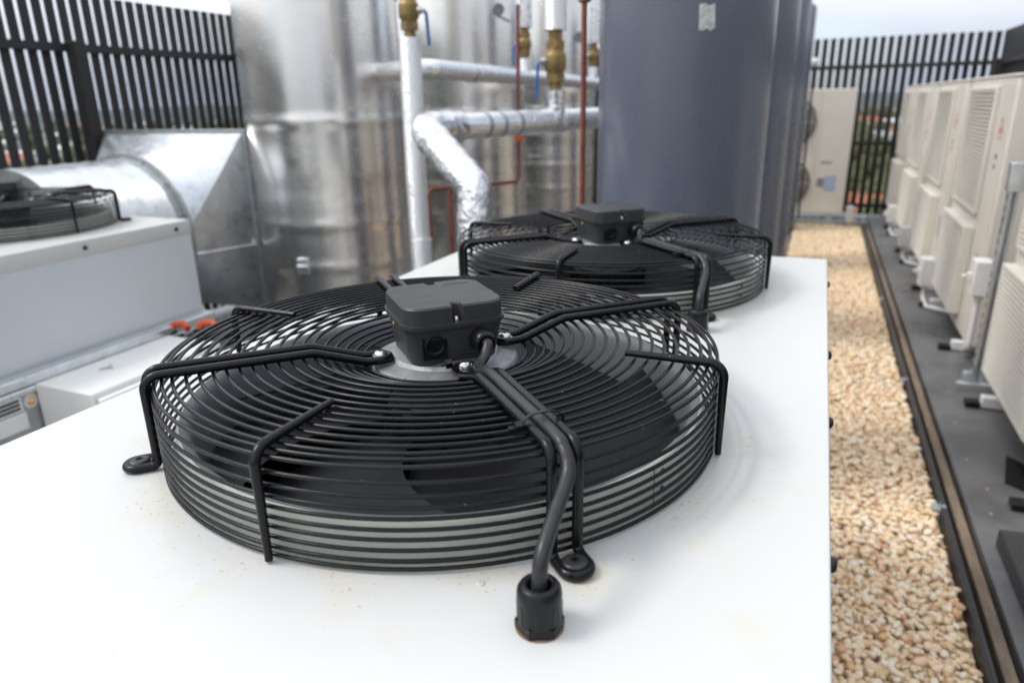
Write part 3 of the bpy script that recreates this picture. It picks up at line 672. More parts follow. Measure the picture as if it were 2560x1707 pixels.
# orange lever handles on a black valve block
for (x, y, z, lab) in ((-1.715, 1.03, 0.630, 'orange-red lever handle on black valve beside the far end of the small box'), (-1.600, 1.055, 0.640, 'orange-red lever handle on black valve seen through the fan wires')):
    v = thing('lever_valve', lab, 'valve', (x, y, 0))
    q = MB(); q.box(-0.03, 0.03, -0.03, 0.03, 0.30, z - 0.02); q.lathe([(0.0, z - 0.018), (0.022, z - 0.018), (0.022, z - 0.004), (0.0, z - 0.004)], 20); q.build('valve_body', M['plastic_dark'], v, bev=0.004)
    q = MB(); q.tube(fillet([(0.0, 0.0, z - 0.002), (0.012, 0.01, z + 0.016), (0.05, 0.02, z + 0.018), (0.075, 0.01, z + 0.006)], 0.01), [0.014] * 2 + [0.012] * (len(fillet([(0.0, 0.0, 0), (0.012, 0.01, 1), (0.06, 0.03, 1), (0.09, 0.02, 0)], 0.01)) - 2), 10); q.build('lever_handle', M['orange'], v, smooth=50)
# black hoses and white fittings in the gap
for i, (pts, lab) in enumerate((([(-1.5, 1.2, 0.45), (-1.2, 1.15, 0.60), (-0.9, 1.3, 0.58), (-0.75, 1.7, 0.4)], 'black insulated hose crossing the gap behind the small box'),
                                ([(-1.35, 0.9, 0.35), (-1.2, 1.05, 0.52), (-1.0, 1.1, 0.5), (-0.8, 1.0, 0.3)], 'black insulated hose looping low in the gap beside the white cabinet'))):
    q = MB(); q.tube(fillet(pts, 0.12, 8), 0.03, 14); tag(q.build('insulated_hose', M['rubber'], smooth=80), lab, 'hose', 'black hoses in the gap')

# ================================================================== DUCT
d = thing('ventilation_duct', 'shiny galvanised round duct flaring through a flanged ring into a square transition', 'duct', (-2.80, 1.85, 0.80))
q = MB(); my = Matrix.Rotation(-PI / 2, 4, 'X')      # local z -> +y
prof = [(0.0, -0.595), (0.368, -0.595)] + [(0.368 + (0.0025 if k % 6 == 0 else 0), -0.55 + k * 0.02) for k in range(27)]
q.lathe(prof, 72, my); q.build('round_duct', M['galv'], d, smooth=30)
q = MB(); q.lathe([(0.368, -0.045), (0.372, -0.045), (0.374, -0.012), (0.397, -0.010), (0.398, 0.000), (0.397, 0.006), (0.372, 0.006)], 96, my)
fl = q.build('flange_ring', M['galv_dull'], d, smooth=35)
q = MB()
for k in range(14):
    a = 2 * PI * k / 14 + 0.15; q.lathe([(0.007, 0.0), (0.006, 0.004), (0.0, 0.006)], 12, my @ Matrix.Translation((0.385 * math.cos(a), 0.385 * math.sin(a), -0.0125)) @ Matrix.Rotation(PI, 4, 'X'))
    q.lathe([(0.006, 0.0), (0.005, 0.003), (0.0, 0.004)], 12, my @ Matrix.Rotation(a, 4, 'Z') @ Matrix.Translation((0.3725, 0, -0.03)) @ Matrix.Rotation(PI / 2, 4, 'Y'))
q.build('flange_screw', M['zinc'], fl, smooth=50)
# circle-to-rectangle transition
NT = 64; vs = []; fs = []; y1 = 0.38
X0, X1, Z0, Z1 = -0.58, 0.435, -0.46, 0.475
cor = [(X1, Z1), (X0, Z1), (X0, Z0), (X1, Z0)]
circ = [(0.372 * math.cos(2 * PI * k / NT + PI / 4 * 0), 0.372 * math.sin(2 * PI * k / NT)) for k in range(NT)]
for (x, z) in circ: vs.append((x, 0.006, z))
for (x, z) in cor: vs.append((x, y1, z))
for k in range(NT):
    a = 360 * (k + 0.5) / NT; c = int(a // 90) % 4; fs.append((k, (k + 1) % NT, NT + c))
for c in range(4): fs.append((NT + c, (c + 1) * NT // 4 % NT, NT + (c + 1) % 4))
q = MB(); q.add(vs, fs); q.build('transition_piece', M['galv'], d, smooth=8)
q = MB()
for (xa, xb, za, zb) in ((X0 - 0.02, X1 + 0.02, Z1, Z1 + 0.02), (X0 - 0.02, X1 + 0.02, Z0 - 0.02, Z0), (X0 - 0.02, X0, Z0, Z1), (X1, X1 + 0.02, Z0, Z1)): q.box(xa, xb, y1 - 0.004, y1 + 0.014, za, zb)
q.box(X0, X1, y1 + 0.001, y1 + 0.010, Z0, Z1)
q.build('square_flange', M['galv_dull'], d, bev=0.002)
q = MB(); q.box(X1 - 0.02, X1 + 0.016, y1 - 0.02, y1 - 0.005, -0.12, -0.10); q.tube([(0.371, 0.02, -0.10), (X1 - 0.004, y1 - 0.006, -0.11)], 0.008, 8); q.build('stiffening_seam', M['galv'], d, smooth=50)
for (xa, xb, ya, yb, zb) in ((-0.3, -0.25, -0.5, -0.46, -0.22), (0.25, 0.3, -0.5, -0.46, -0.22), (X0 + 0.05, X0 + 0.09, y1, y1 + 0.04, Z0 - 0.021), (X1 - 0.09, X1 - 0.05, y1, y1 + 0.04, Z0 - 0.021)):
    q = MB(); q.box(xa, xb, ya, yb, -0.80, zb); q.build('support_leg', M['galv_dull'], d, smooth=0)

# ================================================================== TANKS
def steel_tank(x, y, r, h, label, seam_z, fit=None):
    t = thing('stainless_tank', label, 'tank', (x, y, 0), 0, 'stainless steel tanks')
    q = MB(); pr = [(r * 0.9, 0.0), (r, 0.02)]
    z = 0.02; rr = random.Random(int(y * 100))
    while z < h - 0.1:
        z += 0.012; pr.append((r + 0.0016 * math.sin(z * 4.3 + y) + sum(0.0045 * math.exp(-((z - zs) / 0.030) ** 2) for zs in (1.33, 0.82, 0.60)) - 0.003 * math.exp(-((z - 1.0) / 0.05) ** 2), z))
    pr += [(r, h - 0.06), (r * 0.96, h - 0.02), (r * 0.85, h), (0, h + 0.05)]
    q.lathe(pr, 128); q.build('shell', M['steel'], t, smooth=50)
    q = MB()
    for sz in seam_z: q.lathe([(r + 0.001, sz - 0.012), (r + 0.007, sz - 0.010), (r + 0.007, sz + 0.010), (r + 0.001, sz + 0.012)], 128)
    q.build('seam_band', M['steel'], t, smooth=30)
    return t
ta = steel_tank(-2.06, 2.55, 0.42, 2.5, 'big stainless steel tank, nearest, behind the duct and left of the foil pipes', (1.93,))
q = MB(); q.box(-0.030, 0.030, -0.012, 0.0, -0.085, 0.0); q.box(-0.026, 0.034, -0.030, -0.012, -0.05, -0.035)
o = q.build('data_plate', M['galv'], ta, bev=0.002); o.location = (0.077, -0.4135, 0.655); o.rotation_euler = (0, 0, R(12))
steel_tank(-2.06, 4.35, 0.42, 2.5, 'stainless steel tank just behind the vertical foil pipe, second in the row', (1.2,))
steel_tank(-2.06, 6.20, 0.42, 2.5, 'stainless steel tank behind the brass valves, furthest in view, beside the slate blue tank', (1.1, 0.9))
for i, (y, lab) in enumerate(((1.81, 'slate blue cylindrical tank nearest the white cabinet, with a scrap of tape near its top'), (3.61, 'slate blue tank, second in the row, a narrow strip behind the nearest'),
                              (5.61, 'slate blue tank, third in the row'), (7.61, 'slate blue tank, last in the row, beside the far beige unit'))):
    t = thing('hot_water_tank', lab, 'tank', (-0.020, y, 0), 0, 'slate blue tanks in a row')
    q = MB(); r = 0.285; q.lathe([(r * 0.97, 0.0), (r * 0.97, 0.04), (r, 0.05)] + [(r, 0.05 + 0.1 * k) for k in range(1, 22)] + [(r, 2.22), (r * 0.985, 2.25), (r * 0.93, 2.27), (0, 2.29)], 96)
    q.build('shell', M['tank_blue'], t, smooth=40)
    q = MB(); q.lathe([(r + 0.0005, 0.10), (r + 0.004, 0.102), (r + 0.004, 0.118), (r + 0.0005, 0.12)], 96); q.build('lower_band', M['tank_blue'], t, smooth=30)
    if i == 0:
        q = MB(); pts = [(-0.024, 0.034), (-0.008, 0.038), (0.004, 0.030), (0.022, 0.036), (0.026, -0.03), (0.012, -0.038), (0.002, -0.030), (-0.012, -0.038), (-0.022, -0.034)]
        a0 = math.atan2(1.54525 - 1.81, 0.0855 + 0.020); vs = [((r + 0.0012) * math.cos(a0 + px / r), (r + 0.0012) * math.sin(a0 + px / r), 1.63 + pz) for px, pz in pts]
        q.add(vs, [tuple(range(len(pts)))]); q.build('tape_scrap', M['tape'], t, smooth=0)

# ================================================================== PIPES
def pipe(name, pts, r, m, label, cat='pipe', group=None, seg=28, fil=0.08, nf=8):
    q = MB(); q.tube(fillet(pts, fil, nf), r, seg); o = q.build(name, m, smooth=80); tag(o, label, cat, group); return o
p = thing('foil_riser_pipe', 'vertical pipe in dimpled silver foil insulation left of the elbowed foil pipe', 'pipe', (-1.130, 1.89, 0))
q = MB(); q.tube([(0.02, -0.03, 0.0), (0.02, -0.035, 0.60), (-0.003, 0, 1.12), (0.004, 0.002, 1.655)], 0.0435, 32); q.build('insulation', M['foil_mesh'], p, smooth=80)
q = MB(); q.tube([(0.021, -0.034, 0.45), (0.015, -0.02, 0.85)], 0.0455, 32, caps=True); q.build('tape_wrap', M['foil_mesh'], p, smooth=80)
# front foil pipe with elbow
fp = thing('foil_elbow_pipe', 'crinkled silver foil insulated pipe that elbows down behind the second fan', 'pipe', (-0.83, 1.8, 0))
o0 = Vector((-0.83, 1.8, 0))
def L(*pts): return [Vector(x) - o0 for x in pts]
q = MB(); q.tube(L((-0.876, 1.66, 1.318), (-0.836, 1.798, 1.318), (-0.717, 2.512, 1.318), (-0.658, 2.852, 1.318), (-0.47, 4.2, 1.318)), 0.050, 32); q.build('horizontal_run', M['foil'], fp, smooth=80)
# crinkled taped legs: noisy tube
def crumple(path, r, seg, amp, name, m, parent):
    q = MB(); q.tube(path, r, seg); rr = np.random.default_rng(5)
    vv = []
    K = rr.uniform(-1, 1, (8, 3)); Wd = rr.uniform(25, 110, 8); Ph = rr.uniform(0, 6, 8)
    for v in q.v:
        s_ = sum(math.sin(Wd[j] * (K[j][0] * v[0] + K[j][1] * v[1] + K[j][2] * v[2]) + Ph[j]) for j in range(8)) / 8
        c = min(path, key=lambda w: (w - Vector(v)).length); dd = Vector(v) - c
        vv.append(tuple(Vector(v) + dd.normalized() * amp * s_))
    q.v = vv; return q.build(name, m, parent, smooth=80)
def dens(pts, step):
    outp = []
    for a, b in zip(pts[:-1], pts[1:]):
        a, b = Vector(a), Vector(b); n = max(1, int((b - a).length / step)); outp += [a.lerp(b, k / n) for k in range(n)]
    return outp + [Vector(pts[-1])]
leg = fillet(L((-0.85, 1.75, 1.318), (-0.905, 1.575, 1.318), (-0.608, 1.375, 1.135), (-0.603, 1.345, 0.95)), 0.055, 8)
crumple(dens(leg, 0.012), 0.058, 40, 0.007, 'elbow', M['foil_tape'], fp)
q = MB(); q.tube(L((-0.603, 1.345, 0.98), (-0.603, 1.340, 0.0)), 0.055, 28); q.build('lower_leg', M['foil'], fp, smooth=80)
crumple(dens(L((-0.735, 2.42, 1.318), (-0.712, 2.56, 1.318)), 0.012), 0.055, 36, 0.008, 'tee_wrap', M['foil_tape'], fp)
crumple(dens(L((-0.722, 2.49, 1.335), (-0.722, 2.49, 1.45)), 0.01), 0.046, 32, 0.007, 'tee_neck', M['foil_tape'], fp)
for k, t in enumerate((0.04, 0.09, 0.15)):
    a = Vector((-0.836, 1.798, 1.318)) - o0; b_ = Vector((-0.717, 2.512, 1.318)) - o0; c = a.lerp(b_, t * 3); e_ = a.lerp(b_, t * 3 + 0.035)
    q = MB(); q.tube([c, e_], 0.0512, 28); q.build('tape_band', M['galv_dull'], fp, smooth=80)
# rear foil pipe
rp_ = thing('foil_header_pipe', 'smooth silver foil pipe running level behind the valves, higher than the elbowed pipe', 'pipe', (-1.3, 2.31, 0))
q = MB(); q.tube(fillet([(-0.40, 0.22, -0.001 + 1.558), (0.0, -0.02, 1.558), (0.0, 2.84, 1.535), (0, 4.4, 1.525)], 0.07, 8), 0.046, 28); q.build('insulation', M['foil'], rp_, smooth=80)
for y in (1.27, 2.74):
    q = MB(); q.tube([(0, y, 1.57), (0, y, 1.655)], 0.038, 24); q.build('tee_neck', M['foil_mesh'], rp_, smooth=80)
for y in (0.5, 1.9, 3.2):
    q = MB(); q.lathe([(0.048, -0.01), (0.050, -0.008), (0.050, 0.008), (0.048, 0.01)], 28, Matrix.Translation((0, y, 1.550)) @ Matrix.Rotation(-PI / 2, 4, 'X')); q.build('strap', M['galv'], rp_, smooth=40)

def ball_valve(x, y, z0, z1, r, hang, label):
    """brass ball valve: hexagon ends, round body, side stem and blue lever"""
    v = thing('ball_valve', label, 'valve', (x, y, z0), 0, 'brass valves with blue levers')
    h = z1 - z0; q = MB()
    hexa = lambda rr: [(rr * math.cos(PI * k / 3), rr * math.sin(PI * k / 3)) for k in range(6)]
    q.lathe([(0, 0), (r * 0.58, 0), (r * 0.58, h * 0.14)], 24); q.prism(hexa(r * 0.90), h * 0.13, h * 0.27)
    q.lathe([(r * 0.80, h * 0.26), (r * 0.82, h * 0.31), (r * 0.98, h * 0.35), (r * 1.02, h * 0.40), (r * 1.02, h * 0.56), (r * 0.98, h * 0.60), (r * 0.82, h * 0.64), (r * 0.80, h * 0.72)], 28)
    q.prism(hexa(r * 0.90), h * 0.70, h * 0.83); q.lathe([(r * 0.66, h * 0.80), (r * 0.66, h), (0, h)], 24)
    q.build('valve_body', M['brass'], v, smooth=35, bev=0.001)
    ax = Vector((-0.80, -0.60, 0)); mt = Matrix.Translation((0, 0, h * 0.48)) @ ax.to_track_quat('Z', 'Y').to_matrix().to_4x4()
    q = MB(); q.lathe([(r * 0.42, r * 0.9), (r * 0.42, r * 1.25), (r * 0.26, r * 1.3), (r * 0.26, r * 1.6), (0, r * 1.6)], 18, mt); q.build('stem', M['zinc'], v, smooth=40)
    q = MB(); s0 = ax * r * 1.45 + Vector((0, 0, h * 0.48))
    path = fillet([s0, s0 + ax * 0.012 + Vector((0, 0, -0.012)), s0 + ax * 0.018 + Vector((0, 0, -hang))], 0.01, 5)
    q.tube(path, [0.007] * len(path), 8); q.build('lever', M['blue'], v, smooth=50)
    return v
v1 = ball_valve(-1.124, 1.893, 1.655, 1.86, 0.040, 0.13, 'brass ball valve atop the vertical foil pipe, at the top edge, blue lever')
v1.rotation_euler = (0, 0, R(160))
ball_valve(-1.30, 3.58, 1.655, 1.83, 0.040, 0.12, 'smaller brass ball valve on the rear foil pipe, left of the biggest valve')
ball_valve(-0.720, 2.49, 1.452, 1.705, 0.049, 0.155, 'biggest brass ball valve, standing on the wrapped tee of the elbowed foil pipe')
ball_valve(-1.30, 5.05, 1.655, 1.83, 0.045, 0.12, 'brass ball valve on the rear foil pipe, against the slate blue tank edge')
for (x, y, z0, r, mm, lab) in ((-0.720, 2.49, 1.705, 0.052, 'foil_mesh', 'foil sleeved pipe rising above the biggest brass valve'), (-1.30, 3.58, 1.83, 0.048, 'foil', 'foil sleeved pipe rising above the smaller brass valve'),
                               (-1.30, 5.05, 1.83, 0.052, 'foil', 'foil sleeved pipe rising above the valve beside the blue tank'), (-1.124, 1.893, 1.86, 0.036, 'brass', 'brass pipe rising out of frame above the valve on the vertical pipe')):
    pipe('riser_pipe', [(x, y, z0), (x, y, 2.55)], r, M[mm], lab, group='pipes rising from the valves')
# pressure gauges (dark discs)
for (x, y, z, lab) in ((-1.33, 3.25, 1.90, 'round black gauge left of the smaller brass valve'), (-1.33, 4.75, 1.86, 'round black gauge near the valve beside the blue tank')):
    g = thing('pressure_gauge', lab, 'gauge', (x, y, z)); ax = Vector((0.5, -0.85, 0)); mt = ax.to_track_quat('Z', 'Y').to_matrix().to_4x4()
    q = MB(); q.lathe([(0, -0.02), (0.032, -0.02), (0.034, 0.01), (0.030, 0.014), (0.028, 0.008), (0, 0.008)], 28, mt); q.build('gauge_case', M['grey_mark'], g, smooth=40)
    q = MB(); q.tube([(0, 0, -0.03), (0.02, 0.12, -0.05)], 0.010, 10); q.build('gauge_stem', M['zinc'], g, smooth=50)
# copper pipes
CG = 'thin copper pipes between the tanks'
cp1 = thing('copper_riser', 'red-brown copper pipe standing just left of the slate blue tank', 'pipe', (-0.338, 1.696, 0), 0, CG)
q = MB(); q.tube([(0, 0, 0.0), (0, 0, 2.45)], 0.0098, 14); q.build('tube', M['copper'], cp1, smooth=80)
q = MB(); q.lathe([(0.012, -0.03), (0.022, -0.025), (0.022, 0.0), (0.016, 0.01), (0.016, 0.03), (0.011, 0.035)], 18, Matrix.Translation((0, 0, 1.74))); q.build('brass_union', M['brass'], cp1, smooth=35)
q = MB(); q.box(-0.02, 0.03, -0.012, 0.012, 1.755, 1.80); q.build('lever', M['plastic_dark'], cp1, bev=0.003)
pipe('copper_pipe', [(-1.148, 3.10, 1.9), (-1.160, 3.10, 0.965), (-1.34, 2.352, 1.0), (-1.34, 2.352, 0.0)], 0.0105, M['copper'], 'thin copper pipe dropping behind the foil header and turning left', group=CG, fil=0.03)
pipe('copper_pipe', [(-1.232, 2.38, 1.0), (-1.22, 2.33, 0.0)], 0.0115, M['copper'], 'short copper pipe dropping to the roof between two foil pipes', group=CG)
pipe('copper_pipe', [(-0.9, 4.2, 0.95), (-0.36, 4.05, 1.08), (-0.30, 4.0, 1.08)], 0.0105, M['copper'], 'level copper pipe just left of the slate blue tank', group=CG, fil=0.02)
q = MB(); q.box(-0.018, 0.018, -0.02, 0.02, -0.014, 0.014); o = q.build('pipe_clip', M['orange'], bev=0.003); o.location = (-1.1545, 3.10, 1.205); tag(o, 'small orange clip on the thin copper pipe under the foil header', 'clip')

# ================================================================== FENCES
def slat_fence(label, x0, y0, x1, y1, top, rails, posts, pitch, w, th, slat0=0.0, post_side=1, bottom=0.02):
    Ln = math.hypot(x1 - x0, y1 - y0); a = math.atan2(y1 - y0, x1 - x0)
    f = thing('slatted_screen', label, 'fence', (x0, y0, 0), a)
    q = MB(); n_ = int(Ln / pitch)
    for k in range(n_ + 1):
        s_ = slat0 + k * pitch
        if s_ > Ln: break
        q.box(s_ - w / 2, s_ + w / 2, -th / 2, th / 2, bottom, top)
    q.build('slats', M['fence'], f, smooth=0)
    for z in rails:
        q = MB(); q.box(0, Ln, post_side * (th / 2 + 0.001), post_side * (th / 2 + 0.041), z - 0.022, z + 0.022) if post_side > 0 else q.box(0, Ln, -th / 2 - 0.041, -th / 2 - 0.001, z - 0.022, z + 0.022)
        q.build('rail', M['fence'], f, smooth=0)
    for s_ in posts:
        q = MB(); ya, yb = (th / 2 + 0.042, th / 2 + 0.13) if post_side > 0 else (-th / 2 - 0.13, -th / 2 - 0.042)
        q.box(s_ - 0.035, s_ + 0.035, ya, yb - 0.03, 0, rails[-1] + 0.03); q.build('post', M['fence'], f, bev=0.003)
    return f
slat_fence('charcoal slatted screen along the left side of the roof, behind the duct', -3.5, -3.0, -3.5, 8.95, 2.02, (0.15, 0.86, 1.735), [1.4, 5.18, 6.42, 7.9, 9.2, 10.6], 0.0742, 0.052, 0.010, 0.02, -1)
slat_fence('charcoal slatted screen across the far end of the roof, behind the beige units', 2.15, 8.95, -3.46, 8.95, 2.035, (0.13, 0.86, 1.715), [0.05, 2.2, 3.4, 4.8], 0.0865, 0.056, 0.012, 0.05, 1)
slat_fence('charcoal slatted screen along the right side behind the row of beige units', 2.15, -3.0, 2.15, 8.9, 2.035, (0.13, 0.86, 1.715), [2.0, 4.0, 6.0, 8.0, 10.0, 11.6], 0.0865, 0.052, 0.012, 0.02, 1)
lp = thing('bulkhead_lamp', 'small round white lamp on a bracket beside the last slate blue tank', 'lamp', (0.290, 8.2, 1.757))
q = MB(); q.lathe([(0, -0.045), (0.03, -0.038), (0.045, -0.015), (0.045, 0.015), (0.03, 0.038), (0, 0.045)], 24); q.build('globe', M['white_plastic'], lp, smooth=60)
q = MB(); q.tube([(0, 0.0, -0.04), (0, 0.02, -1.757)], 0.012, 10); q.build('pole', M['fence'], lp, smooth=60)

# ================================================================== AIR CONDITIONERS (right-hand row), fronts face -X
def ac_unit(label, loc, W=1.20, H=1.36):
    u = thing('outdoor_unit', label, 'air conditioner', loc, 0, 'beige outdoor units in a row')
    D_ = 0.36
    q = MB(); q.box(0, D_, 0, W, 0.0, H); q.build('casing', M['beige'], u, bev=0.010, bseg=3)
    q = MB(); q.box(-0.006, D_ + 0.006, -0.006, W + 0.006, H + 0.0005, H + 0.014); q.build('top_cover', M['beige'], u, bev=0.005, bseg=2)
    gy0, gy1 = 0.36, W - 0.06
    for (za, zb, dp) in ((0.655, H - 0.04, 0.022), (0.085, 0.585, 0.055)):
        q = MB()
        # hollow protruding louvre box
        q.box(-dp, -0.001, gy0, gy0 + 0.022, za, zb); q.box(-dp, -0.001, gy1 - 0.022, gy1, za, zb)
        q.box(-dp, -0.001, gy0 + 0.0222, gy1 - 0.0222, zb - 0.022, zb); q.box(-dp, -0.001, gy0 + 0.0222, gy1 - 0.0222, za, za + 0.022)
        gf = q.build('grille_frame', M['beige_grille'], u, bev=0.004, bseg=3)
        q = MB(); k = za + 0.030
        while k < zb - 0.03:
            q.add([(-dp + 0.002, gy0 + 0.02, k), (-dp + 0.002, gy1 - 0.02, k), (-dp + 0.010, gy1 - 0.02, k + 0.002), (-dp + 0.010, gy0 + 0.02, k + 0.002),
                   (-dp + 0.002, gy0 + 0.02, k + 0.008), (-dp + 0.002, gy1 - 0.02, k + 0.008), (-dp + 0.010, gy1 - 0.02, k + 0.0105), (-dp + 0.010, gy0 + 0.02, k + 0.0105)],
                  [(0, 3, 2, 1), (4, 5, 6, 7), (0, 1, 5, 4), (2, 3, 7, 6), (1, 2, 6, 5), (3, 0, 4, 7)])
            k += 0.0215
        yy = gy0 + 0.045
        while yy < gy1 - 0.03:
            q.box(-dp + 0.0105, -dp + 0.014, yy - 0.002, yy + 0.002, za + 0.02, zb - 0.02); yy += 0.034
        q.build('grille_slats', M['beige_grille'], gf, smooth=0)
        q = MB(); q.box(-0.0025, -0.0006, gy0 + 0.023, gy1 - 0.023, za + 0.023, zb - 0.023); q.build('gap_shade_backing', M['dark_gap'], gf, smooth=0)  # added dark backing that paints the shade between the slats
    # service panel seam, logo, small print
    q = MB(); q.box(-0.003, -0.0003, 0.02, 0.335, 0.48, H - 0.03); q.build('service_panel', M['beige'], u, bev=0.0012)
    q = MB(); zl = H - 0.24; yl = 0.17
    def rh(cy, cz, a_):   # rhombus of the three-lobed maker's mark
        ca, sa = math.cos(a_), math.sin(a_)
        return [(-0.0045, cy + (p[0] * ca - p[1] * sa), cz + (p[0] * sa + p[1] * ca)) for p in ((0, 0), (0.019, 0.031), (0, 0.062), (-0.019, 0.031))]
    for a_ in (0, R(120), R(240)): q.add(rh(yl, zl, a_), [(0, 1, 2, 3)])
    q.box(-0.0042, -0.0032, yl - 0.045, yl + 0.045, zl - 0.055, zl - 0.045)
    q.build('maker_mark', M['red_mark'], u, smooth=0)
    q = MB()
    for k in range(2): q.box(-0.0042, -0.0032, yl - 0.03 + 0.012 * k, yl + 0.03 - 0.008 * k, zl - 0.155 - 0.05 * k, zl - 0.13 - 0.05 * k)
    q.build('small_print', M['grey_mark'], u, smooth=0)
    q = MB(); q.box(-0.0042, -0.0032, yl - 0.02, yl + 0.03, 0.33, 0.47); q.build('rating_label', M['blue_mark'], u, smooth=0)
    for yy in (0.12, W - 0.16):
        q = MB(); q.box(-0.055, D_ + 0.05, yy - 0.022, yy + 0.022, -0.055, -0.001); q.build('mounting_foot', M['white_plastic'], u, bev=0.006)
        q = MB(); q.box(-0.115, -0.056, yy - 0.028, yy + 0.028, -0.056, -0.030); q.build('foot_pad', M['plastic_dark'], u, bev=0.004)
    return u
XR = 1.275
ac0 = ac_unit('beige outdoor unit nearest at the right edge, only partly in view past the slotted post', (XR + 0.005, 1.70, 0.115))
for y, lab in ((3.45, 'beige outdoor unit with two grilles and an orange mark, just past the slotted post'), (4.85, 'beige outdoor unit, second past the slotted post, in the right-hand row'),
               (6.27, 'beige outdoor unit, third past the slotted post, in the right-hand row'), (7.62, 'beige outdoor unit furthest down the right-hand row, by the end screen')):
    c = copy_tree(ac0); c.location = (XR, y, 0.115); c['label'] = lab
# far unit, front faces the camera with round fan guards
u = thing('outdoor_unit', 'beige outdoor unit standing across the far end, with two round fan guards', 'air conditioner', (-0.19, 8.45, 0.0))
q = MB(); q.box(0, 0.955, 0, 0.34, 0.085, 1.478); q.build('casing', M['beige'], u, bev=0.010, bseg=3)
for zc in (1.12, 0.43):
    q = MB(); mt = Matrix.Translation((0.285, -0.001, zc)) @ Matrix.Rotation(PI / 2, 4, 'X')
    for k in range(12): 
        rr = 0.03 + 0.021 * k; q.tube([mt @ Vector((rr * math.cos(2 * PI * j / 48), rr * math.sin(2 * PI * j / 48), 0.045 * (1 - (rr / 0.262) ** 3) + 0.012)) for j in range(48)], 0.0035, 6, closed=True)
    for j in range(8):
        a = j * PI / 4; q.tube([mt @ Vector((rr * math.cos(a), rr * math.sin(a), 0.045 * (1 - (rr / 0.262) ** 3) + 0.012)) for rr in (0.02, 0.1, 0.18, 0.23, 0.262)], 0.0045, 6)
    gd = q.build('fan_guard', M['beige_grille'], u, smooth=70)
    q = MB(); q.lathe([(0.0, 0.002), (0.255, 0.002), (0.262, 0.014), (0.275, 0.014), (0.28, 0.0)], 48, mt); q.build('fan_recess', M['dark_gap'], gd, smooth=40)
q = MB(); q.box(0.58, 0.582, -0.002, 0.0, 0.1, 1.46); q.box(0.0, 0.94, -0.002, 0.0, 0.30, 0.302); q.box(0.55, 0.58, -0.006, -0.002, 0.12, 1.45); q.build('panel_seam', M['beige_grille'], u, smooth=0)
q = MB(); q.box(0.66, 0.78, -0.0025, -0.0005, 0.66, 0.68); q.box(0.635, 0.715, -0.0025, -0.0005, 0.39, 0.49); q.build('maker_plate', M['grey_mark'], u, smooth=0)
q = MB(); q.box(0.72, 0.84, -0.0025, -0.0005, 0.34, 0.52); q.build('rating_label', M['blue_mark'], u, smooth=0)
q = MB(); q.box(0.1, 0.16, -0.02, 0.36, 0.0, 0.084); q.box(0.78, 0.84, -0.02, 0.36, 0.0, 0.084); q.build('mounting_foot', M['galv_dull'], u, bev=0.004)
q = MB(); q.box(-1.2, 1.02, 8.02, 8.10, -0.011, 0.062); q.box(-1.2, 1.02, 8.105, 8.125, -0.011, 0.04)
o = q.build('channel_rail', M['galv_dull'], bev=0.004); tag(o, 'grey steel channel lying across the far end of the pebble strip', 'rail')
o.location = (0, 0, 0)

# slotted strut post
sp = thing('slotted_post', 'galvanised slotted channel post between the nearest two beige units', 'post', (1.250, 3.02, 0.055))
q = MB(); q.box(-0.020, 0.020, 0.017, 0.020, 0.006, 1.05); q.box(-0.020, -0.017, -0.020, 0.0168, 0.006, 1.05); q.box(0.017, 0.020, -0.020, 0.0168, 0.006, 1.05)
q.box(-0.0168, -0.009, -0.020, -0.017, 0.006, 1.05); q.box(0.009, 0.0168, -0.020, -0.017, 0.006, 1.05)
q.build('channel', M['galv'], sp, smooth=0)
for k in range(20):
    q = MB(); q.box(-0.0212, -0.0204, -0.008, 0.006, 0.04 + 0.05 * k, 0.068 + 0.05 * k); q.build('slot', M['plastic_dark'], sp, smooth=0)
q = MB(); q.box(-0.06, 0.06, -0.05, 0.05, 0.0005, 0.0055); q.box(-0.055, -0.0215, -0.02, 0.02, 0.006, 0.07); q.box(-0.09, 0.10, -0.075, -0.052, 0.0005, 0.035); q.build('base_plate', M['galv'], sp, bev=0.002)
q = MB(); q.box(-0.030, 0.030, -0.026, 0.030, 0.93, 1.055); q.build('end_bracket', M['galv'], sp, bev=0.003)
# isolator boxes with conduit
def isolator(label, x, y, z0, z1, w, tail):
    s_ = thing('isolator_box', label, 'switch box', (x, y, 0), 0, 'light grey isolator boxes with conduits')
    q = MB(); q.box(-0.045, 0.03, -w / 2, w / 2, z0, z1); q.build('box', M['white_plastic'], s_, bev=0.006, bseg=3)
    q = MB(); q.box(-0.065, -0.0455, -w * 0.22, w * 0.10, z0 + (z1 - z0) * 0.4, z0 + (z1 - z0) * 0.62); q.tube([(-0.07, -w * .05, z0 + (z1 - z0) * 0.5), (-0.085, -w * .05, z0 + (z1 - z0) * 0.5)], 0.012, 12); q.build('switch_knob', M['white_plastic'], s_, bev=0.003)
    q = MB(); q.tube([(0, 0, z0 - 0.001), (0, 0, z0 - 0.03)], 0.019, 16); q.tube(fillet(tail, 0.04, 6), 0.0135, 14); q.build('conduit', M['white_plastic'], s_, smooth=60)
    return s_
isolator('light grey isolator box with long conduit fixed beside the slotted post', 1.225, 3.17, 0.475, 0.645, 0.115, [(0, 0, 0.475), (0, 0, 0.20), (0.03, 0.28, 0.10), (0.12, 0.4, 0.08)])
isolator('light grey isolator box low down by the second gap in the beige row', 1.195, 4.62, 0.175, 0.36, 0.13, [(0, 0, 0.17), (0, 0, 0.08), (0.0, -0.2, 0.075), (0.12, -0.3, 0.075)])
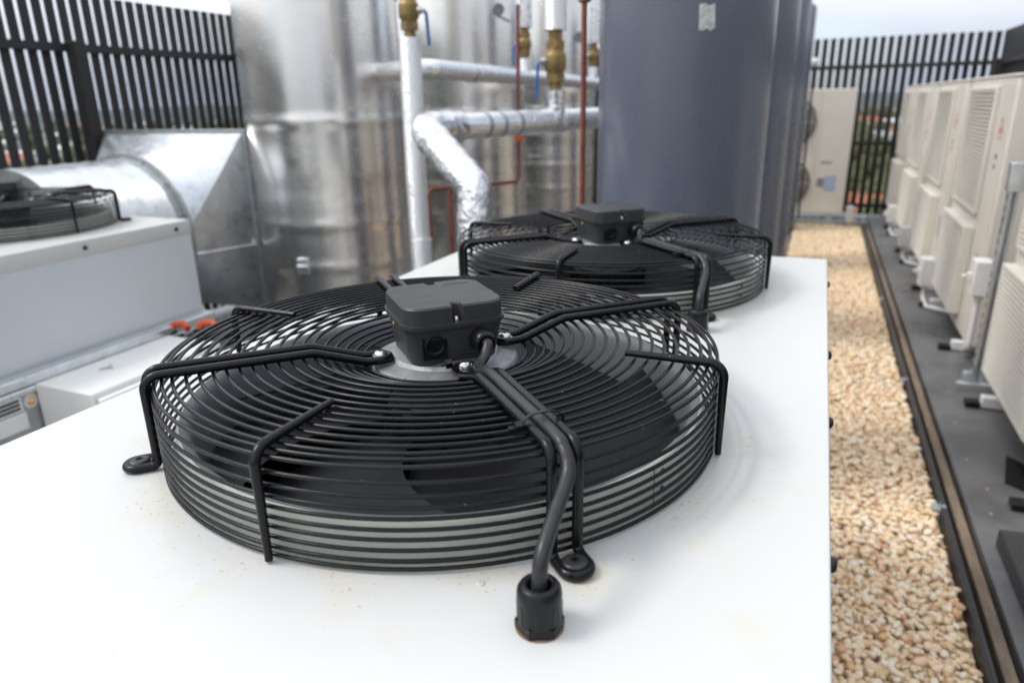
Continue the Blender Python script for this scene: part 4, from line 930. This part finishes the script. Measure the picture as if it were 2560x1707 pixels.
isolator('light grey isolator box low down by the third gap in the beige row', 1.195, 6.12, 0.165, 0.33, 0.13, [(0, 0, 0.16), (0, 0, 0.08), (0.0, -0.25, 0.075), (0.12, -0.4, 0.075)])
isolator('light grey isolator box by the furthest gap in the beige row', 1.195, 7.45, 0.165, 0.33, 0.13, [(0, 0, 0.16), (0, 0, 0.08), (0.0, -0.25, 0.075), (0.12, -0.4, 0.075)])
isolator('beige isolator box on the grey channel at the far end', 0.83, 8.0, 0.06, 0.235, 0.13, [(0, 0, 0.08), (0, 0, 0.064), (0.06, 0, 0.064)])
# black pad and cable hole at the lower right corner
q = MB(); q.prism([(-0.03, -0.55), (0.14, -0.62), (0.14, 0.12), (-0.04, 0.10)], 0.0, 0.06)
o = q.build('rubber_block', M['black_edge'], bev=0.006); o.location = (1.115, 1.45, 0.056); tag(o, 'dark rubber block on the roof deck at the lower right edge', 'block')
q = MB(); q.prism([(-0.05, -0.12), (0.06, -0.22), (0.10, 0.0), (0.0, 0.12)], 0.0, 0.004); o = q.build('drain_grate', M['plastic_dark'], smooth=0); o.location = (1.235, 2.12, 0.0555); tag(o, 'black drain cover set in the deck below the nearest beige unit', 'drain')
q = MB()
for (x, y) in ((1.10, 2.52), (1.09, 2.16), (1.12, 1.93), (1.08, 3.3), (1.10, 1.75), (1.13, 2.9)): q.box(x - 0.004, x + 0.004, y - 0.005, y + 0.005, 0.0553, 0.0558)
o = q.build('paint_marks', M['red_mark'], smooth=0); struct(o)

# ================================================================== TOWN
def house_mesh(w, d_, h, rh_, wallm, roofm, name):
    q = MB(); q.cur = 0; q.add([(-w, -d_, 0), (w, -d_, 0), (w, d_, 0), (-w, d_, 0), (-w, -d_, h), (w, -d_, h), (w, d_, h), (-w, d_, h), (0, -d_, h + rh_), (0, d_, h + rh_)],
                               [(0, 1, 5, 4), (1, 2, 6, 5), (2, 3, 7, 6), (3, 0, 4, 7), (4, 5, 8), (6, 7, 9)])
    q.cur = 1; o_ = 0.4; q.add([(-w - o_, -d_ - o_, h - o_ * rh_ / w), (0, -d_ - o_, h + rh_ + .1), (0, d_ + o_, h + rh_ + .1), (-w - o_, d_ + o_, h - o_ * rh_ / w), (w + o_, -d_ - o_, h - o_ * rh_ / w), (w + o_, d_ + o_, h - o_ * rh_ / w)], [(0, 1, 2, 3), (1, 4, 5, 2)])
    q.cur = 2
    for sx in (-1, 1):
        for yy in (-d_ * 0.5, d_ * 0.4): q.add([(sx * (w + 0.05), yy - 0.8, 1), (sx * (w + 0.05), yy + 0.8, 1), (sx * (w + 0.05), yy + 0.8, 2.3), (sx * (w + 0.05), yy - 0.8, 2.3)], [(0, 1, 2, 3)])
    for xx in (-w * 0.5, w * 0.4): q.add([(xx - 0.8, -d_ - 0.05, 1), (xx + 0.8, -d_ - 0.05, 1), (xx + 0.8, -d_ - 0.05, 2.3), (xx - 0.8, -d_ - 0.05, 2.3)], [(0, 1, 2, 3)])
    return q.build(name, [wallm, roofm, M['grey_mark']], smooth=0)
wl_ = [mat('house_wall_white', (0.78, 0.76, 0.72), 0.8), mat('house_wall_cream', (0.68, 0.58, 0.44), 0.8), mat('house_wall_grey', (0.5, 0.5, 0.5), 0.8)]
rf_ = [mat('roof_terracotta', (0.36, 0.12, 0.06), 0.8, var=0.2, vscale=0.5), mat('roof_grey', (0.30, 0.30, 0.32), 0.6), mat('roof_pale', (0.72, 0.72, 0.72), 0.5)]
HG = 'houses of the town far below the roof'
protos = [(house_mesh(5, 7, 3.2, 2.4, wl_[0], rf_[0], 'house'), 'far white-walled house with terracotta roof, seen through the screen slats'),
          (house_mesh(6, 5, 3.4, 2.2, wl_[1], rf_[0], 'house'), 'far cream-walled house with terracotta roof, seen through the screen slats'),
          (house_mesh(5, 8, 3.0, 1.8, wl_[0], rf_[1], 'house'), 'far white-walled house with grey roof, seen through the screen slats'),
          (house_mesh(7, 9, 5.5, 1.0, wl_[2], rf_[2], 'house'), 'far grey low block with pale roof, seen through the screen slats')]
pos = []
for (a0, a1, cnt) in ((R(38), R(74), 130), (R(-12), R(3), 75)):
    for k in range(cnt):
        a = random.uniform(a0, a1); dd = 430 * math.exp(random.uniform(0, 1.35)); pos.append((-dd * math.sin(a), dd * math.cos(a)))
pos += [(16, 186), (29, 190), (42, 187), (5, 192)]
used = [False] * 4
for (x, y) in pos:
    i = random.choices(range(4), (4, 3, 5, 4))[0]
    if not used[i]: o = protos[i][0]; used[i] = True
    else: o = protos[i][0].copy(); COL.objects.link(o)
    o.location = (x, y, -28); o.rotation_euler = (0, 0, random.uniform(0, PI)); s_ = random.uniform(1.1, 1.8); o.scale = (s_, s_, s_)
    tag(o, protos[i][1], 'house', HG + (', terracotta roof white wall', ', terracotta roof cream wall', ', grey roof', ', pale roof')[i])
# tree masses of the town: one crowd of leafy crowns
v0, f0 = ico(2); V = []; F = []; off = 0
for (a0, a1, cnt) in ((R(38), R(74), 900), (R(-12), R(3), 480)):
    for k in range(cnt):
        a = random.uniform(a0, a1); dd = 70 * math.exp(random.uniform(0, 2.9)); s_ = random.uniform(1.6, 3.4) * (1 + dd / 900)
        p = v0 * (1 + 0.3 * rng.random((len(v0), 1))) * np.array([s_, s_, s_ * random.uniform(0.8, 1.3)]); p += np.array([-dd * math.sin(a), dd * math.cos(a), -28 + s_ * 0.9])
        V.append(p); F.append(f0 + off); off += len(v0)
V = np.vstack(V); F = np.vstack(F); me = bpy.data.meshes.new('treetops'); me.from_pydata(V.tolist(), [], F.tolist())
M['leaf'] = mat('distant_foliage', (0.030, 0.045, 0.012), 0.8, col2=(0.10, 0.10, 0.03), vscale=0.25); me.materials.append(M['leaf'])
o = bpy.data.objects.new('treetops', me); COL.objects.link(o); o['kind'] = 'stuff'

# ------------------------------------------------------------------ render settings
sc.render.engine = 'CYCLES'
sc.cycles.max_bounces = 8; sc.cycles.sample_clamp_indirect = 6
